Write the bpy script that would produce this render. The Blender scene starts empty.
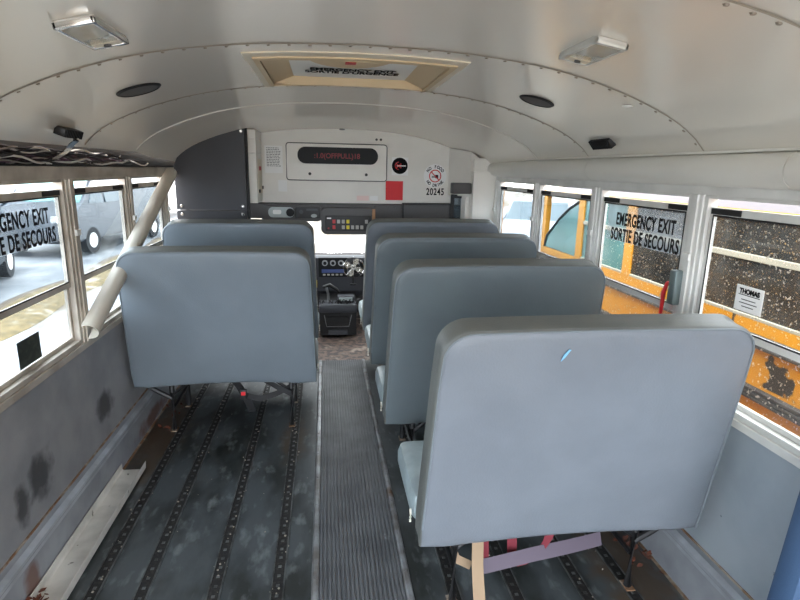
import bpy, bmesh, math, random
from mathutils import Vector, Matrix, Euler
random.seed(7)
PI = math.pi
S = bpy.context.scene
COL = S.collection

# ------------------------------------------------------------------ camera
cam = bpy.data.objects.new('camera', bpy.data.cameras.new('camera'))
COL.objects.link(cam)
cam.data.sensor_width = 36.0
cam.data.lens = 24.5
cam.data.clip_start = 0.02
cam.data.clip_end = 500
Rm = Matrix(((0.9909, 0.0120, -0.1340), (-0.1330, 0.2330, -0.9634), (0.0197, 0.9724, 0.2325)))
cam.matrix_world = Matrix.Translation((0, 0, 1.5)) @ Rm.to_quaternion().to_matrix().to_4x4()
S.camera = cam

# ------------------------------------------------------------------ world / light / exposure
W = bpy.data.worlds.new('sky'); S.world = W; W.use_nodes = True
nt = W.node_tree; nt.nodes.clear()
out = nt.nodes.new('ShaderNodeOutputWorld'); bg = nt.nodes.new('ShaderNodeBackground')
tc = nt.nodes.new('ShaderNodeTexCoord'); sp = nt.nodes.new('ShaderNodeSeparateXYZ')
rp = nt.nodes.new('ShaderNodeValToRGB'); ns = nt.nodes.new('ShaderNodeTexNoise')
mp = nt.nodes.new('ShaderNodeMapRange')
nt.links.new(tc.outputs['Generated'], sp.inputs[0])
nt.links.new(sp.outputs['Y'], mp.inputs['Value'])
mp.inputs['From Min'].default_value = -1; mp.inputs['From Max'].default_value = 1
nt.links.new(mp.outputs[0], rp.inputs[0])
rp.color_ramp.elements[0].position = 0.0; rp.color_ramp.elements[0].color = (0.42, 0.455, 0.495, 1)
rp.color_ramp.elements[1].position = 0.75; rp.color_ramp.elements[1].color = (0.42, 0.42, 0.42, 1)
nt.links.new(rp.outputs[0], bg.inputs['Color'])
bg.inputs['Strength'].default_value = 5.5
nt.links.new(bg.outputs[0], out.inputs['Surface'])
sun_d = bpy.data.lights.new('sun', 'SUN'); sun_d.energy = 3.0; sun_d.angle = math.radians(25); sun_d.color = (1.0, 0.97, 0.93)
sun = bpy.data.objects.new('sun', sun_d); COL.objects.link(sun)
sun.rotation_euler = Vector((0.02, 0.5, -0.9)).to_track_quat('-Z', 'Y').to_euler()
S.view_settings.view_transform = 'Standard'; S.view_settings.look = 'None'
S.view_settings.gamma = 1.0; S.view_settings.use_curve_mapping = False
S.view_settings.exposure = 2.25

# ------------------------------------------------------------------ materials
def lin(c):
    return tuple(((v / 255) / 12.92 if v / 255 <= 0.04045 else ((v / 255 + 0.055) / 1.055) ** 2.4) for v in c)
def mat(name, c, rough=0.5, metal=0.0, c2=None, scale=8.0, lo=0.4, hi=0.65, bump=0.0, bscale=60.0,
        c3=None, s3=3.0, lo3=0.55, hi3=0.7, spec=0.5, stretch=(1, 1, 1), detail=6.0, coat=0.0):
    m = bpy.data.materials.new(name); m.use_nodes = True
    n = m.node_tree; b = n.nodes['Principled BSDF']
    b.inputs['Roughness'].default_value = rough; b.inputs['Metallic'].default_value = metal
    b.inputs['Specular IOR Level'].default_value = spec
    b.inputs['Coat Weight'].default_value = coat; b.inputs['Coat Roughness'].default_value = 0.25
    tc = n.nodes.new('ShaderNodeTexCoord'); mpg = n.nodes.new('ShaderNodeMapping')
    mpg.inputs['Scale'].default_value = stretch
    n.links.new(tc.outputs['Object'], mpg.inputs[0])
    def layer(prev, col, sc, a, z, off):
        t = n.nodes.new('ShaderNodeTexNoise'); t.inputs['Scale'].default_value = sc
        t.inputs['Detail'].default_value = detail
        o = n.nodes.new('ShaderNodeVectorMath'); o.inputs[1].default_value = (off, off, off)
        n.links.new(mpg.outputs[0], o.inputs[0]); n.links.new(o.outputs[0], t.inputs['Vector'])
        r = n.nodes.new('ShaderNodeMapRange'); r.inputs['From Min'].default_value = a; r.inputs['From Max'].default_value = z
        n.links.new(t.outputs[0], r.inputs['Value'])
        x = n.nodes.new('ShaderNodeMix'); x.data_type = 'RGBA'
        n.links.new(r.outputs[0], x.inputs[0])
        if isinstance(prev, tuple): x.inputs[6].default_value = (*lin(prev), 1)
        else: n.links.new(prev, x.inputs[6])
        x.inputs[7].default_value = (*lin(col), 1)
        return x.outputs[2]
    cur = c
    if c2: cur = layer(cur, c2, scale, lo, hi, 0.0)
    if c3: cur = layer(cur, c3, s3, lo3, hi3, 7.3)
    if isinstance(cur, tuple): b.inputs['Base Color'].default_value = (*lin(cur), 1)
    else: n.links.new(cur, b.inputs['Base Color'])
    if bump:
        t = n.nodes.new('ShaderNodeTexNoise'); t.inputs['Scale'].default_value = bscale; t.inputs['Detail'].default_value = 4
        n.links.new(mpg.outputs[0], t.inputs['Vector'])
        bp = n.nodes.new('ShaderNodeBump'); bp.inputs['Strength'].default_value = bump; bp.inputs['Distance'].default_value = 0.01
        n.links.new(t.outputs[0], bp.inputs['Height']); n.links.new(bp.outputs[0], b.inputs['Normal'])
    return m
def glass(name, tint=(0.93, 0.95, 0.96), haze=0.05, hz=(200, 205, 210), specks=None, alpha=None):
    m = bpy.data.materials.new(name); m.use_nodes = True
    n = m.node_tree; n.nodes.clear()
    o = n.nodes.new('ShaderNodeOutputMaterial')
    tr = n.nodes.new('ShaderNodeBsdfTransparent'); tr.inputs[0].default_value = (*tint, 1)
    df = n.nodes.new('ShaderNodeBsdfDiffuse'); df.inputs[0].default_value = (*lin(hz), 1)
    gl = n.nodes.new('ShaderNodeBsdfGlossy'); gl.inputs['Roughness'].default_value = 0.03
    tc = n.nodes.new('ShaderNodeTexCoord')
    nz = n.nodes.new('ShaderNodeTexNoise'); nz.inputs['Scale'].default_value = 3.5; nz.inputs['Detail'].default_value = 5
    n.links.new(tc.outputs['Object'], nz.inputs['Vector'])
    mr = n.nodes.new('ShaderNodeMapRange'); mr.inputs['From Min'].default_value = 0.35; mr.inputs['From Max'].default_value = 0.75
    mr.inputs['To Min'].default_value = haze * 0.5; mr.inputs['To Max'].default_value = haze * 2.2
    n.links.new(nz.outputs[0], mr.inputs['Value'])
    mx = n.nodes.new('ShaderNodeMixShader')
    n.links.new(mr.outputs[0], mx.inputs[0]); n.links.new(tr.outputs[0], mx.inputs[1]); n.links.new(df.outputs[0], mx.inputs[2])
    cur = mx.outputs[0]
    if specks:
        vo = n.nodes.new('ShaderNodeTexNoise'); vo.inputs['Scale'].default_value = 95; vo.inputs['Detail'].default_value = 2
        n.links.new(tc.outputs['Object'], vo.inputs['Vector'])
        r2 = n.nodes.new('ShaderNodeMapRange'); r2.inputs['From Min'].default_value = 0.655; r2.inputs['From Max'].default_value = 0.69
        n.links.new(vo.outputs[0], r2.inputs['Value'])
        d2 = n.nodes.new('ShaderNodeBsdfDiffuse'); d2.inputs[0].default_value = (*lin(specks), 1)
        m2 = n.nodes.new('ShaderNodeMixShader')
        n.links.new(r2.outputs[0], m2.inputs[0]); n.links.new(cur, m2.inputs[1]); n.links.new(d2.outputs[0], m2.inputs[2])
        cur = m2.outputs[0]
    lw = n.nodes.new('ShaderNodeLayerWeight'); lw.inputs[0].default_value = 0.5
    pw = n.nodes.new('ShaderNodeMath'); pw.operation = 'POWER'; pw.inputs[1].default_value = 4.5
    n.links.new(lw.outputs['Facing'], pw.inputs[0])
    fr = n.nodes.new('ShaderNodeMath'); fr.operation = 'MULTIPLY_ADD'; fr.inputs[1].default_value = 0.5; fr.inputs[2].default_value = 0.025
    n.links.new(pw.outputs[0], fr.inputs[0])
    m3 = n.nodes.new('ShaderNodeMixShader')
    n.links.new(fr.outputs[0], m3.inputs[0]); n.links.new(cur, m3.inputs[1]); n.links.new(gl.outputs[0], m3.inputs[2])
    n.links.new(m3.outputs[0], o.inputs['Surface'])
    return m

M = {}
M['ceil'] = mat('painted_ceiling_metal', (240, 235, 225), 0.24, 0.30, bump=0.06, bscale=2.2, stretch=(1.6, .35, 1))
M['rivet'] = mat('bronze_grey_rivet', (150, 140, 128), 0.35, 0.5)
M['gap'] = mat('dark_seam_gap', (150, 142, 130), 0.6)
M['white'] = mat('white_paint', (230, 226, 218), 0.5, c2=(222, 218, 210), scale=3)
M['cover'] = mat('cover_paint', (226, 223, 214), 0.4, c2=(218, 214, 205), scale=2)
M['alu'] = mat('window_aluminium', (222, 221, 216), 0.42, 0.1, c2=(202, 201, 196), scale=5)
M['aluw'] = mat('warm_reflection_aluminium', (192, 184, 172), 0.42, 0.15, c2=(160, 150, 138), scale=6)  # same aluminium, with beige reflected light on the left frames put into its colour
M['dark'] = mat('black_plastic', (24, 25, 27), 0.5, spec=.2)
M['blackm'] = mat('black_enamel', (20, 20, 22), 0.5)
M['slot'] = mat('dark_slot', (20, 18, 18), 0.7)
M['wallL'] = mat('grey_wall_panel', (152, 152, 154), 0.42, 0.1, c2=(134, 135, 138), scale=5, c3=(70, 71, 74), s3=2.6, lo3=0.64, hi3=0.72, bump=0.08, bscale=20)
M['wallR'] = mat('blue_grey_wall_panel', (158, 167, 174), 0.42, 0.1, c2=(146, 156, 164), scale=5, c3=(70, 76, 80), s3=14, lo3=0.70, hi3=0.74, bump=0.08, bscale=20)
M['curb'] = mat('curb_metal', (150, 154, 160), 0.42, 0.1, c2=(128, 132, 138), scale=6, c3=(96, 70, 52), s3=5, lo3=0.68, hi3=0.78)
M['lip'] = mat('pale_ledge_metal', (176, 182, 190), 0.4, 0.2, c2=(150, 154, 160), scale=7)
M['rust'] = mat('rusty_seam', (120, 90, 66), 0.85, c2=(150, 140, 128), scale=14, lo=0.45, hi=0.6)
M['floor'] = mat('rubber_floor_sheet', (68, 73, 76), 0.40, c2=(36, 39, 38), scale=5, lo=0.44, hi=0.58, c3=(122, 128, 130), s3=22, lo3=0.56, hi3=0.85, bump=0.12, bscale=24, stretch=(1, .45, 1))
M['cabfloor'] = mat('worn_cab_floor', (112, 94, 84), 0.7, c2=(70, 62, 60), scale=22, lo=0.45, hi=0.55, c3=(150, 136, 124), s3=9, lo3=0.58, hi3=0.66)
M['rib'] = mat('ribbed_aisle_rubber', (96, 98, 102), 0.5, c2=(76, 78, 82), scale=6, c3=(130, 134, 138), s3=9, lo3=0.68, hi3=0.74)
M['edge'] = mat('scuffed_edge_strip', (150, 153, 157), 0.38, 0.4, c2=(112, 108, 106), scale=12, c3=(98, 70, 50), s3=8, lo3=0.64, hi3=0.74)
M['track'] = mat('seat_track_black', (22, 21, 21), 0.65, c2=(44, 40, 38), scale=70, lo=0.5, hi=0.62)
M['trackedge'] = mat('seat_track_lip', (104, 106, 106), 0.4, 0.5, c2=(60, 60, 60), scale=20)
M['vinyl'] = mat('blue_grey_vinyl', (113, 119, 127), 0.46, c2=(107, 113, 121), scale=5, bump=0.10, bscale=170)
M['vinylg'] = mat('green_grey_vinyl', (100, 110, 114), 0.46, c2=(95, 104, 109), scale=5, bump=0.10, bscale=170)
M['vinylb'] = mat('light_blue_vinyl', (112, 121, 129), 0.46, c2=(104, 113, 121), scale=2.5, bump=0.10, bscale=170)
M['gus'] = mat('ceiling_tinted_gusset_vinyl', (104, 106, 103), 0.42, c2=(96, 99, 97), scale=6, bump=0.10, bscale=170)  # seat vinyl with warm ceiling reflection painted into the edge band's colour
M['welt'] = mat('vinyl_welt', (112, 120, 126), 0.5)
M['cush'] = mat('seat_cushion_vinyl', (158, 172, 176), 0.42, c2=(138, 150, 154), scale=9, bump=0.25, bscale=18)
M['stuffing'] = mat('cream_edge_cord', (216, 212, 198), 0.7)
M['navy'] = mat('dark_blue_vinyl', (52, 76, 106), 0.5, bump=.08, bscale=150)
M['beltb'] = mat('black_webbing', (34, 34, 36), 0.8)
M['beltr'] = mat('red_webbing', (112, 34, 46), 0.8)
M['beltp'] = mat('purple_grey_webbing', (94, 84, 96), 0.8)
M['beltt'] = mat('beige_webbing', (146, 124, 100), 0.85)
M['red'] = mat('red_plastic', (204, 26, 36), 0.4)
M['tan'] = mat('tan_plastic', (206, 184, 148), 0.5)
M['cream'] = mat('cream_plastic', (226, 216, 196), 0.5)
M['lid'] = mat('white_hatch_lid', (228, 228, 224), 0.5)
M['ink'] = mat('black_ink', (16, 16, 18), 0.7, spec=.1)
M['paper'] = mat('white_paper', (236, 235, 232), 0.7)
M['pink'] = mat('pale_pink_paper', (232, 206, 200), 0.7)
M['redsq'] = mat('red_sheet', (214, 24, 34), 0.55)
M['ledtext'] = mat('unlit_red_lettering', (128, 26, 34), 0.5)
M['bar'] = mat('charcoal_barrier_vinyl', (50, 51, 55), 0.42, spec=.3, c2=(44, 45, 49), scale=3, bump=.1, bscale=130)
M['chrome'] = mat('chrome', (220, 220, 220), 0.15, 1.0)
M['header'] = mat('dark_grey_header', (74, 72, 72), 0.55)
M['wood'] = mat('tan_strip', (170, 130, 96), 0.7)
M['bus'] = mat('school_bus_yellow', (196, 134, 10), 0.4, c2=(188, 127, 10), scale=4)
M['busp'] = mat('patchy_school_bus_yellow', (196, 134, 10), 0.42, c2=(36, 34, 32), scale=4.2, lo=0.55, hi=0.575, detail=3)
M['roofg'] = mat('weathered_grey_roof', (112, 112, 118), .6)
M['dullrail'] = mat('dull_cream_sash_rail', (158, 154, 138), .6)
M['railr'] = mat('black_rub_rail', (40, 40, 42), 0.45, c2=(70, 68, 66), scale=9)
M['busdark'] = mat('dark_bus_interior', (36, 36, 36), 0.8)
M['teal'] = mat('teal_tinted_glass', (84, 132, 130), 0.12, 0.0, c2=(70, 112, 110), scale=2, spec=0.9)
M['carD'] = mat('dark_grey_car_paint', (46, 54, 62), 0.28, 0.3, coat=0.6)
M['carS'] = mat('silver_car_paint', (120, 126, 132), 0.3, 0.4, coat=0.6)
M['carW'] = mat('white_van_paint', (222, 224, 226), 0.3, coat=0.5)
M['carG'] = mat('car_glass', (50, 66, 72), 0.08, spec=0.9)
M['tyre'] = mat('tyre_rubber', (24, 24, 25), 0.85)
M['ground'] = mat('muddy_gravel', (98, 86, 70), 0.95, c2=(72, 62, 50), scale=1.4, c3=(130, 128, 124), s3=0.5, lo3=0.5, hi3=0.6, bump=.5, bscale=6)
M['snow'] = mat('trampled_snow', (132, 133, 136), 0.8, c2=(100, 100, 100), scale=1.6, lo=.45, hi=.75, bump=.5, bscale=4)
M['slush'] = mat('dark_slush', (84, 88, 92), 0.6, c2=(120, 122, 124), scale=1.2, bump=.4, bscale=5)
M['grass'] = mat('dry_grass', (106, 90, 58), 0.95, c2=(78, 68, 42), scale=7, c3=(126, 118, 102), s3=4, lo3=.55, hi3=.65, bump=.8, bscale=14)
M['wire'] = [mat('wire_' + n, c, 0.6) for n, c in (('black', (28, 22, 26)), ('white', (200, 196, 190)), ('purple', (74, 46, 66)), ('brown', (86, 58, 44)), ('grey', (120, 114, 110)))]
M['lens'] = glass('clear_lamp_lens', (0.95, 0.95, 0.93), 0.25, (236, 232, 222))
M['gl'] = glass('window_glass', (0.70, 0.745, 0.775), 0.08, (140, 160, 176))
M['glw'] = glass('windscreen_glass', (0.90, 0.93, 0.94), 0.05, (150, 172, 190))
M['glr'] = glass('dusty_window_glass', (0.86, 0.89, 0.90), 0.05, (190, 190, 186), specks=(206, 196, 182))
M['glb'] = glass('grimy_bus_glass', (0.5, 0.52, 0.52), 0.10, (120, 116, 110), specks=(196, 160, 112))
M['seal'] = mat('window_rubber_seal', (34, 32, 32), 0.7)
M['decal'] = glass('clear_decal_film', (0.95, 0.96, 0.97), 0.22, (225, 232, 238))
M['dkdecal'] = mat('dark_olive_decal', (36, 42, 36), 0.6, c2=(54, 60, 50), scale=40, lo=.5, hi=.55)
M['greenbox'] = mat('grey_green_metal', (98, 110, 110), 0.45, 0.3)
M['ltblue'] = mat('pale_blue_scratch', (120, 178, 214), 0.5)
M['trimbeige'] = mat('beige_channel_paint', (196, 188, 174), 0.5, c2=(184, 177, 164), scale=4)
M['trimgrey'] = mat('pale_grey_channel_paint', (214, 211, 204), 0.45, 0.0, c2=(190, 187, 180), scale=9, c3=(120, 116, 110), s3=22, lo3=.66, hi3=.7)
M['dash'] = mat('dark_grey_dashboard', (58, 60, 66), 0.5)
M['metalhilite'] = mat('bright_metal_and_highlight', (150, 152, 154), 0.35, .6)  # bright metal of dials and lever; also colours the console's painted edge highlight
M['yellow'] = mat('yellow_button', (226, 206, 40), 0.5)
M['greybtn'] = mat('grey_button', (170, 166, 160), 0.5)
M['redbtn'] = mat('red_button', (190, 56, 60), 0.5)
M['radio'] = mat('pale_grey_radio', (168, 176, 176), 0.4)
M['blue'] = mat('blue_display', (52, 72, 128), 0.4)
M['leaf'] = mat('rusty_dead_leaves', (98, 50, 32), 0.85, c2=(66, 36, 26), scale=30)
M['debris'] = mat('pale_grit', (150, 142, 130), 0.9)

def stain(m, spots, col):
    n = m.node_tree; b = n.nodes['Principled BSDF']; prev = b.inputs['Base Color'].links[0].from_socket
    tc = n.nodes.new('ShaderNodeTexCoord')
    nz = n.nodes.new('ShaderNodeTexNoise'); nz.inputs['Scale'].default_value = 14; nz.inputs['Detail'].default_value = 5
    n.links.new(tc.outputs['Object'], nz.inputs['Vector'])
    for c, r in spots:
        sb = n.nodes.new('ShaderNodeVectorMath'); sb.operation = 'SUBTRACT'; sb.inputs[1].default_value = c
        n.links.new(tc.outputs['Object'], sb.inputs[0])
        dv = n.nodes.new('ShaderNodeVectorMath'); dv.operation = 'DIVIDE'; dv.inputs[1].default_value = r
        n.links.new(sb.outputs[0], dv.inputs[0])
        ln = n.nodes.new('ShaderNodeVectorMath'); ln.operation = 'LENGTH'; n.links.new(dv.outputs[0], ln.inputs[0])
        ad = n.nodes.new('ShaderNodeMath'); ad.operation = 'MULTIPLY_ADD'; ad.inputs[1].default_value = 1.6
        n.links.new(nz.outputs[0], ad.inputs[0]); n.links.new(ln.outputs['Value'], ad.inputs[2])
        mr = n.nodes.new('ShaderNodeMapRange'); mr.inputs['From Min'].default_value = 1.35; mr.inputs['From Max'].default_value = 1.95
        mr.inputs['To Min'].default_value = .8; mr.inputs['To Max'].default_value = 0
        n.links.new(ad.outputs[0], mr.inputs['Value'])
        x = n.nodes.new('ShaderNodeMix'); x.data_type = 'RGBA'; x.inputs[7].default_value = (*lin(col), 1)
        n.links.new(mr.outputs[0], x.inputs[0]); n.links.new(prev, x.inputs[6]); prev = x.outputs[2]
    n.links.new(prev, b.inputs['Base Color'])
stain(M['wallL'], [((-1.07, 2.0, .36), (.3, .09, .10)), ((-1.07, 2.62, .36), (.3, .10, .075)), ((-1.07, 1.86, .32), (.3, .05, .08))], (52, 52, 54))
stain(M['floor'], [((-.93, 3.0, 0), (.13, .55, 1)), ((-.19, 2.9, 0), (.07, .30, 1)), ((1.15, 1.6, 0), (.14, .5, 1)), ((.45, 1.3, 0), (.05, .4, 1))], (74, 60, 46))
stain(M['curb'], [((-1.03, 1.78, .06), (.2, .05, .09)), ((-1.03, 3.2, .05), (.2, .3, .05))], (104, 62, 40))

# ------------------------------------------------------------------ mesh helpers
OFF = {}
def B(): return bmesh.new()
def box(bm, x0, x1, y0, y1, z0, z1, bev=0.0, M4=None):
    vs = [bm.verts.new((x, y, z)) for x in (x0, x1) for y in (y0, y1) for z in (z0, z1)]
    fs = [(0, 1, 3, 2), (4, 6, 7, 5), (0, 4, 5, 1), (2, 3, 7, 6), (0, 2, 6, 4), (1, 5, 7, 3)]
    faces = [bm.faces.new([vs[i] for i in f]) for f in fs]
    if bev:
        es = list({e for f in faces for e in f.edges})
        r = bmesh.ops.bevel(bm, geom=es, offset=bev, segments=2, affect='EDGES', profile=0.5)
        vs = list({v for f in r['faces'] for v in f.verts})
        # include everything connected
        seen = set(vs); st = list(vs)
        while st:
            v = st.pop()
            for e in v.link_edges:
                o = e.other_vert(v)
                if o not in seen: seen.add(o); st.append(o)
        vs = list(seen)
    if M4 is not None: bmesh.ops.transform(bm, matrix=M4, verts=vs)
    return vs
def tube(bm, pts, r, n=8, cap=True, rs=None):
    pts = [Vector(p) for p in pts]; rings = []
    up = Vector((0, 0, 1))
    for i, p in enumerate(pts):
        d = (pts[min(i + 1, len(pts) - 1)] - pts[max(i - 1, 0)]).normalized()
        a = d.cross(up)
        if a.length < 1e-3: a = d.cross(Vector((0, 1, 0)))
        a.normalize(); b = d.cross(a).normalized()
        if i and (a.dot(pa) < 0): pass
        pa = a
        rr = rs[i] if rs else r
        rings.append([bm.verts.new(p + a * math.cos(2 * PI * k / n) * rr + b * math.sin(2 * PI * k / n) * rr) for k in range(n)])
    for i in range(len(rings) - 1):
        for k in range(n):
            bm.faces.new((rings[i][k], rings[i][(k + 1) % n], rings[i + 1][(k + 1) % n], rings[i + 1][k]))
    if cap:
        bm.faces.new(rings[0][::-1]); bm.faces.new(rings[-1])
def ribbon(bm, pts, w, t=0.003, side=(1, 0, 0)):
    pts = [Vector(p) for p in pts]; prev = None
    s = Vector(side).normalized() * w / 2
    for i, p in enumerate(pts):
        d = (pts[min(i + 1, len(pts) - 1)] - pts[max(i - 1, 0)]).normalized()
        nn = s.cross(d).normalized() * t / 2
        cur = [bm.verts.new(p + s + nn), bm.verts.new(p - s + nn), bm.verts.new(p - s - nn), bm.verts.new(p + s - nn)]
        if prev:
            for k in range(4): bm.faces.new((prev[k], prev[(k + 1) % 4], cur[(k + 1) % 4], cur[k]))
        else: bm.faces.new(cur)
        prev = cur
    bm.faces.new(prev)
def prism(bm, poly, axis, a, b):
    """extrude closed 2-D polygon along axis from a to b"""
    def P(u, v, w):
        return {'x': (w, u, v), 'y': (u, w, v), 'z': (u, v, w)}[axis]
    A = [bm.verts.new(P(u, v, a)) for u, v in poly]; C = [bm.verts.new(P(u, v, b)) for u, v in poly]
    n = len(poly)
    for i in range(n): bm.faces.new((A[i], A[(i + 1) % n], C[(i + 1) % n], C[i]))
    bm.faces.new(A[::-1]); bm.faces.new(C)
    return A + C
def disc(bm, c, r, h, axis='z', n=28, ry=None):
    ry = ry or r
    u, v = {'z': (0, 1), 'y': (0, 2), 'x': (1, 2)}[axis]; w = {'z': 2, 'y': 1, 'x': 0}[axis]
    poly = [(c[u] + r * math.cos(2 * PI * k / n), c[v] + ry * math.sin(2 * PI * k / n)) for k in range(n)]
    return prism(bm, poly, axis, c[w], c[w] + h)
def dome(bm, c, r, nrm=(0, 0, 1), n=6):
    nrm = Vector(nrm).normalized(); a = nrm.orthogonal().normalized(); b = nrm.cross(a); c = Vector(c)
    r1 = [bm.verts.new(c + (a * math.cos(2 * PI * k / n) + b * math.sin(2 * PI * k / n)) * r) for k in range(n)]
    r2 = [bm.verts.new(c + nrm * r * .45 + (a * math.cos(2 * PI * k / n) + b * math.sin(2 * PI * k / n)) * r * .6) for k in range(n)]
    for k in range(n): bm.faces.new((r1[k], r1[(k + 1) % n], r2[(k + 1) % n], r2[k]))
    bm.faces.new(r2)
def rrect(x0, x1, y0, y1, r, n=5):
    pts = []
    for cx, cy, a in ((x1 - r, y1 - r, 0), (x0 + r, y1 - r, 90), (x0 + r, y0 + r, 180), (x1 - r, y0 + r, 270)):
        for k in range(n + 1):
            t = math.radians(a + 90 * k / n); pts.append((cx + r * math.cos(t), cy + r * math.sin(t)))
    return pts
def obj(name, bm, m, parent=None, smooth=False, mats=None):
    bmesh.ops.recalc_face_normals(bm, faces=bm.faces)
    if parent is not None:
        o = OFF.get(parent.name)
        if o: bmesh.ops.translate(bm, vec=-Vector(o), verts=bm.verts)
    me = bpy.data.meshes.new(name); bm.to_mesh(me); bm.free()
    ob = bpy.data.objects.new(name, me); COL.objects.link(ob)
    for q in (mats or [m]): me.materials.append(q)
    if parent is not None:
        ob.parent = parent
        if parent.name in OFF: OFF[ob.name] = OFF[parent.name]
    if smooth:
        for p in me.polygons: p.use_smooth = True
        me.set_sharp_from_angle(angle=math.radians(38))
    return ob
def tag(o, label=None, cat=None, group=None, kind=None):
    if label: o['label'] = label
    if cat: o['category'] = cat
    if group: o['group'] = group
    if kind: o['kind'] = kind
    return o
def empty(name, loc=(0, 0, 0), world=True, **k):
    o = bpy.data.objects.new(name, None); COL.objects.link(o); o.location = loc
    o.empty_display_size = 0.05
    if world: OFF[o.name] = tuple(loc)
    return tag(o, **k)
def struct(name, bm, m, label=None, parent=None, smooth=False, mats=None):
    o = obj(name, bm, m, parent, smooth, mats)
    if parent is None: o['kind'] = 'structure'
    if label: o['label'] = label
    return o
def text(name, s, m, parent, loc, xdir, ydir, size, xs=1.0, bold=0.0, spacing=1.0, mid=False, ext=0.0004, line=1.0, world=True):
    cu = bpy.data.curves.new('txt', 'FONT'); cu.body = s; cu.size = size; cu.offset = bold
    cu.space_character = spacing; cu.extrude = ext; cu.space_line = line
    cu.align_x = 'CENTER' if mid else 'LEFT'
    t = bpy.data.objects.new('txt', cu); COL.objects.link(t)
    dg = bpy.context.evaluated_depsgraph_get()
    me = bpy.data.meshes.new_from_object(t.evaluated_get(dg)); bpy.data.objects.remove(t)
    X = Vector(xdir).normalized(); Y = Vector(ydir).normalized(); Z = X.cross(Y)
    T = Matrix((X * xs, Y, Z)).transposed().to_4x4(); T.translation = Vector(loc)
    me.transform(T)
    if world and parent is not None and parent.name in OFF: me.transform(Matrix.Translation(-Vector(OFF[parent.name])))
    me.materials.clear(); me.materials.append(m); me.name = name
    o = bpy.data.objects.new(name, me); COL.objects.link(o); o.parent = parent
    return o
def copy_tree(o, parent=None):
    c = o.copy(); COL.objects.link(c); c.parent = parent
    for ch in [q for q in bpy.data.objects if q.parent == o]: copy_tree(ch, c)
    return c

# ------------------------------------------------------------------ bus shell
XC, HW = 0.13, 1.2
XL, XR = XC - HW, XC + HW            # -1.07, 1.33
PR = [(0, 1.872), (.125, 1.870), (.25, 1.866), (.35, 1.860), (.45, 1.85), (.55, 1.838), (.65, 1.82), (.73, 1.802), (.8, 1.782), (.88, 1.757),
      (.95, 1.73), (1.01, 1.705), (1.06, 1.68), (1.105, 1.652), (1.14, 1.625), (1.17, 1.597), (1.19, 1.57)]
def cz(x):
    d = abs(x - XC)
    for i in range(len(PR) - 1):
        if d <= PR[i + 1][0]:
            t = (d - PR[i][0]) / (PR[i + 1][0] - PR[i][0]); return PR[i][1] * (1 - t) + PR[i + 1][1] * t
    return PR[-1][1]
def czy(x, y):
    z = cz(x)
    if y > 3.36: z -= (0.012 + (y - 3.36) / 1.24 * 0.05)
    return z
HX0, HX1, HY0, HY1 = -0.215, 0.445, 2.03, 2.60     # roof hatch opening
bm = B()
xs = sorted(set([round(XC - p[0], 4) for p in PR] + [round(XC + p[0], 4) for p in PR] + [HX0, HX1]))
ys = [-1.2, -.6, 0, .5, 1.05, 1.82, HY0, HY1, 3.34, 3.36, 3.6, 3.9, 4.2, 4.64]
V = {}
for i, x in enumerate(xs):
    for j, y in enumerate(ys): V[i, j] = bm.verts.new((x, y, czy(x, y)))
for i in range(len(xs) - 1):
    for j in range(len(ys) - 1):
        if HX0 - 1e-4 <= xs[i] < HX1 - 1e-4 and abs(ys[j] - HY0) < 1e-4: continue
        bm.faces.new((V[i, j], V[i + 1, j], V[i + 1, j + 1], V[i, j + 1]))
for i in range(len(xs) - 1):     # outer roof skin
    a = [bm.verts.new((xs[q], y, cz(xs[q]) + .12)) for q, y in ((i, -1.2), (i + 1, -1.2), (i + 1, 4.64), (i, 4.64))]
    if not (HX0 - 1e-4 <= xs[i] < HX1 - 1e-4): bm.faces.new(a)
    else:
        for y0, y1 in ((-1.2, HY0), (HY1, 4.64)):
            a = [bm.verts.new((xs[q], y, cz(xs[q]) + .12)) for q, y in ((i, y0), (i + 1, y0), (i + 1, y1), (i, y1))]
            bm.faces.new(a)
ceil = struct('ceiling', bm, M['ceil'], 'arched silver grey painted metal bus ceiling', smooth=True)
# seam strips with rivets
for k, (sy, step, rr) in enumerate(((1.05, .06, .0075), (1.82, .062, .0068), (2.68, .062, .0055))):
    bm = B(); gp = B(); pg = None
    prev = None
    X = [XL + .02 + i * (2 * HW - .04) / 60 for i in range(61)]
    for x in X:
        z = czy(x, sy) - .0015
        cur = [bm.verts.new((x, sy - .014, z)), bm.verts.new((x, sy + .014, z)), bm.verts.new((x, sy + .014, z - .002)), bm.verts.new((x, sy - .014, z - .002))]
        if prev:
            for q in range(4): bm.faces.new((prev[q], prev[(q + 1) % 4], cur[(q + 1) % 4], cur[q]))
        prev = cur
        cg = [gp.verts.new((x, sy - .0175, z - .0002)), gp.verts.new((x, sy - .0140, z - .0002)), gp.verts.new((x, sy - .0140, z - .0028)), gp.verts.new((x, sy - .0175, z - .0012))]
        if pg:
            for q in range(4): gp.faces.new((pg[q], pg[(q + 1) % 4], cg[(q + 1) % 4], cg[q]))
        pg = cg
    rv = B(); x = XL + .04
    while x < XR - .04:
        m_ = (cz(x + .005) - cz(x - .005)) / .01
        nrm = Vector((m_, 0, -1)).normalized()
        dome(rv, (x, sy, czy(x, sy) - .0035), rr, nrm)
        x += step / math.sqrt(1 + m_ * m_)
    sm_ = struct('trim_%d' % (k + 1), bm, M['ceil'], ['riveted roof seam nearest the camera', 'riveted roof seam along the near edge of the roof hatch', 'riveted roof seam behind the roof hatch'][k])
    obj('rivets', rv, M['rivet'], sm_)
    bm = gp; obj('seam_gap', bm, M['gap'], sm_)

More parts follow.
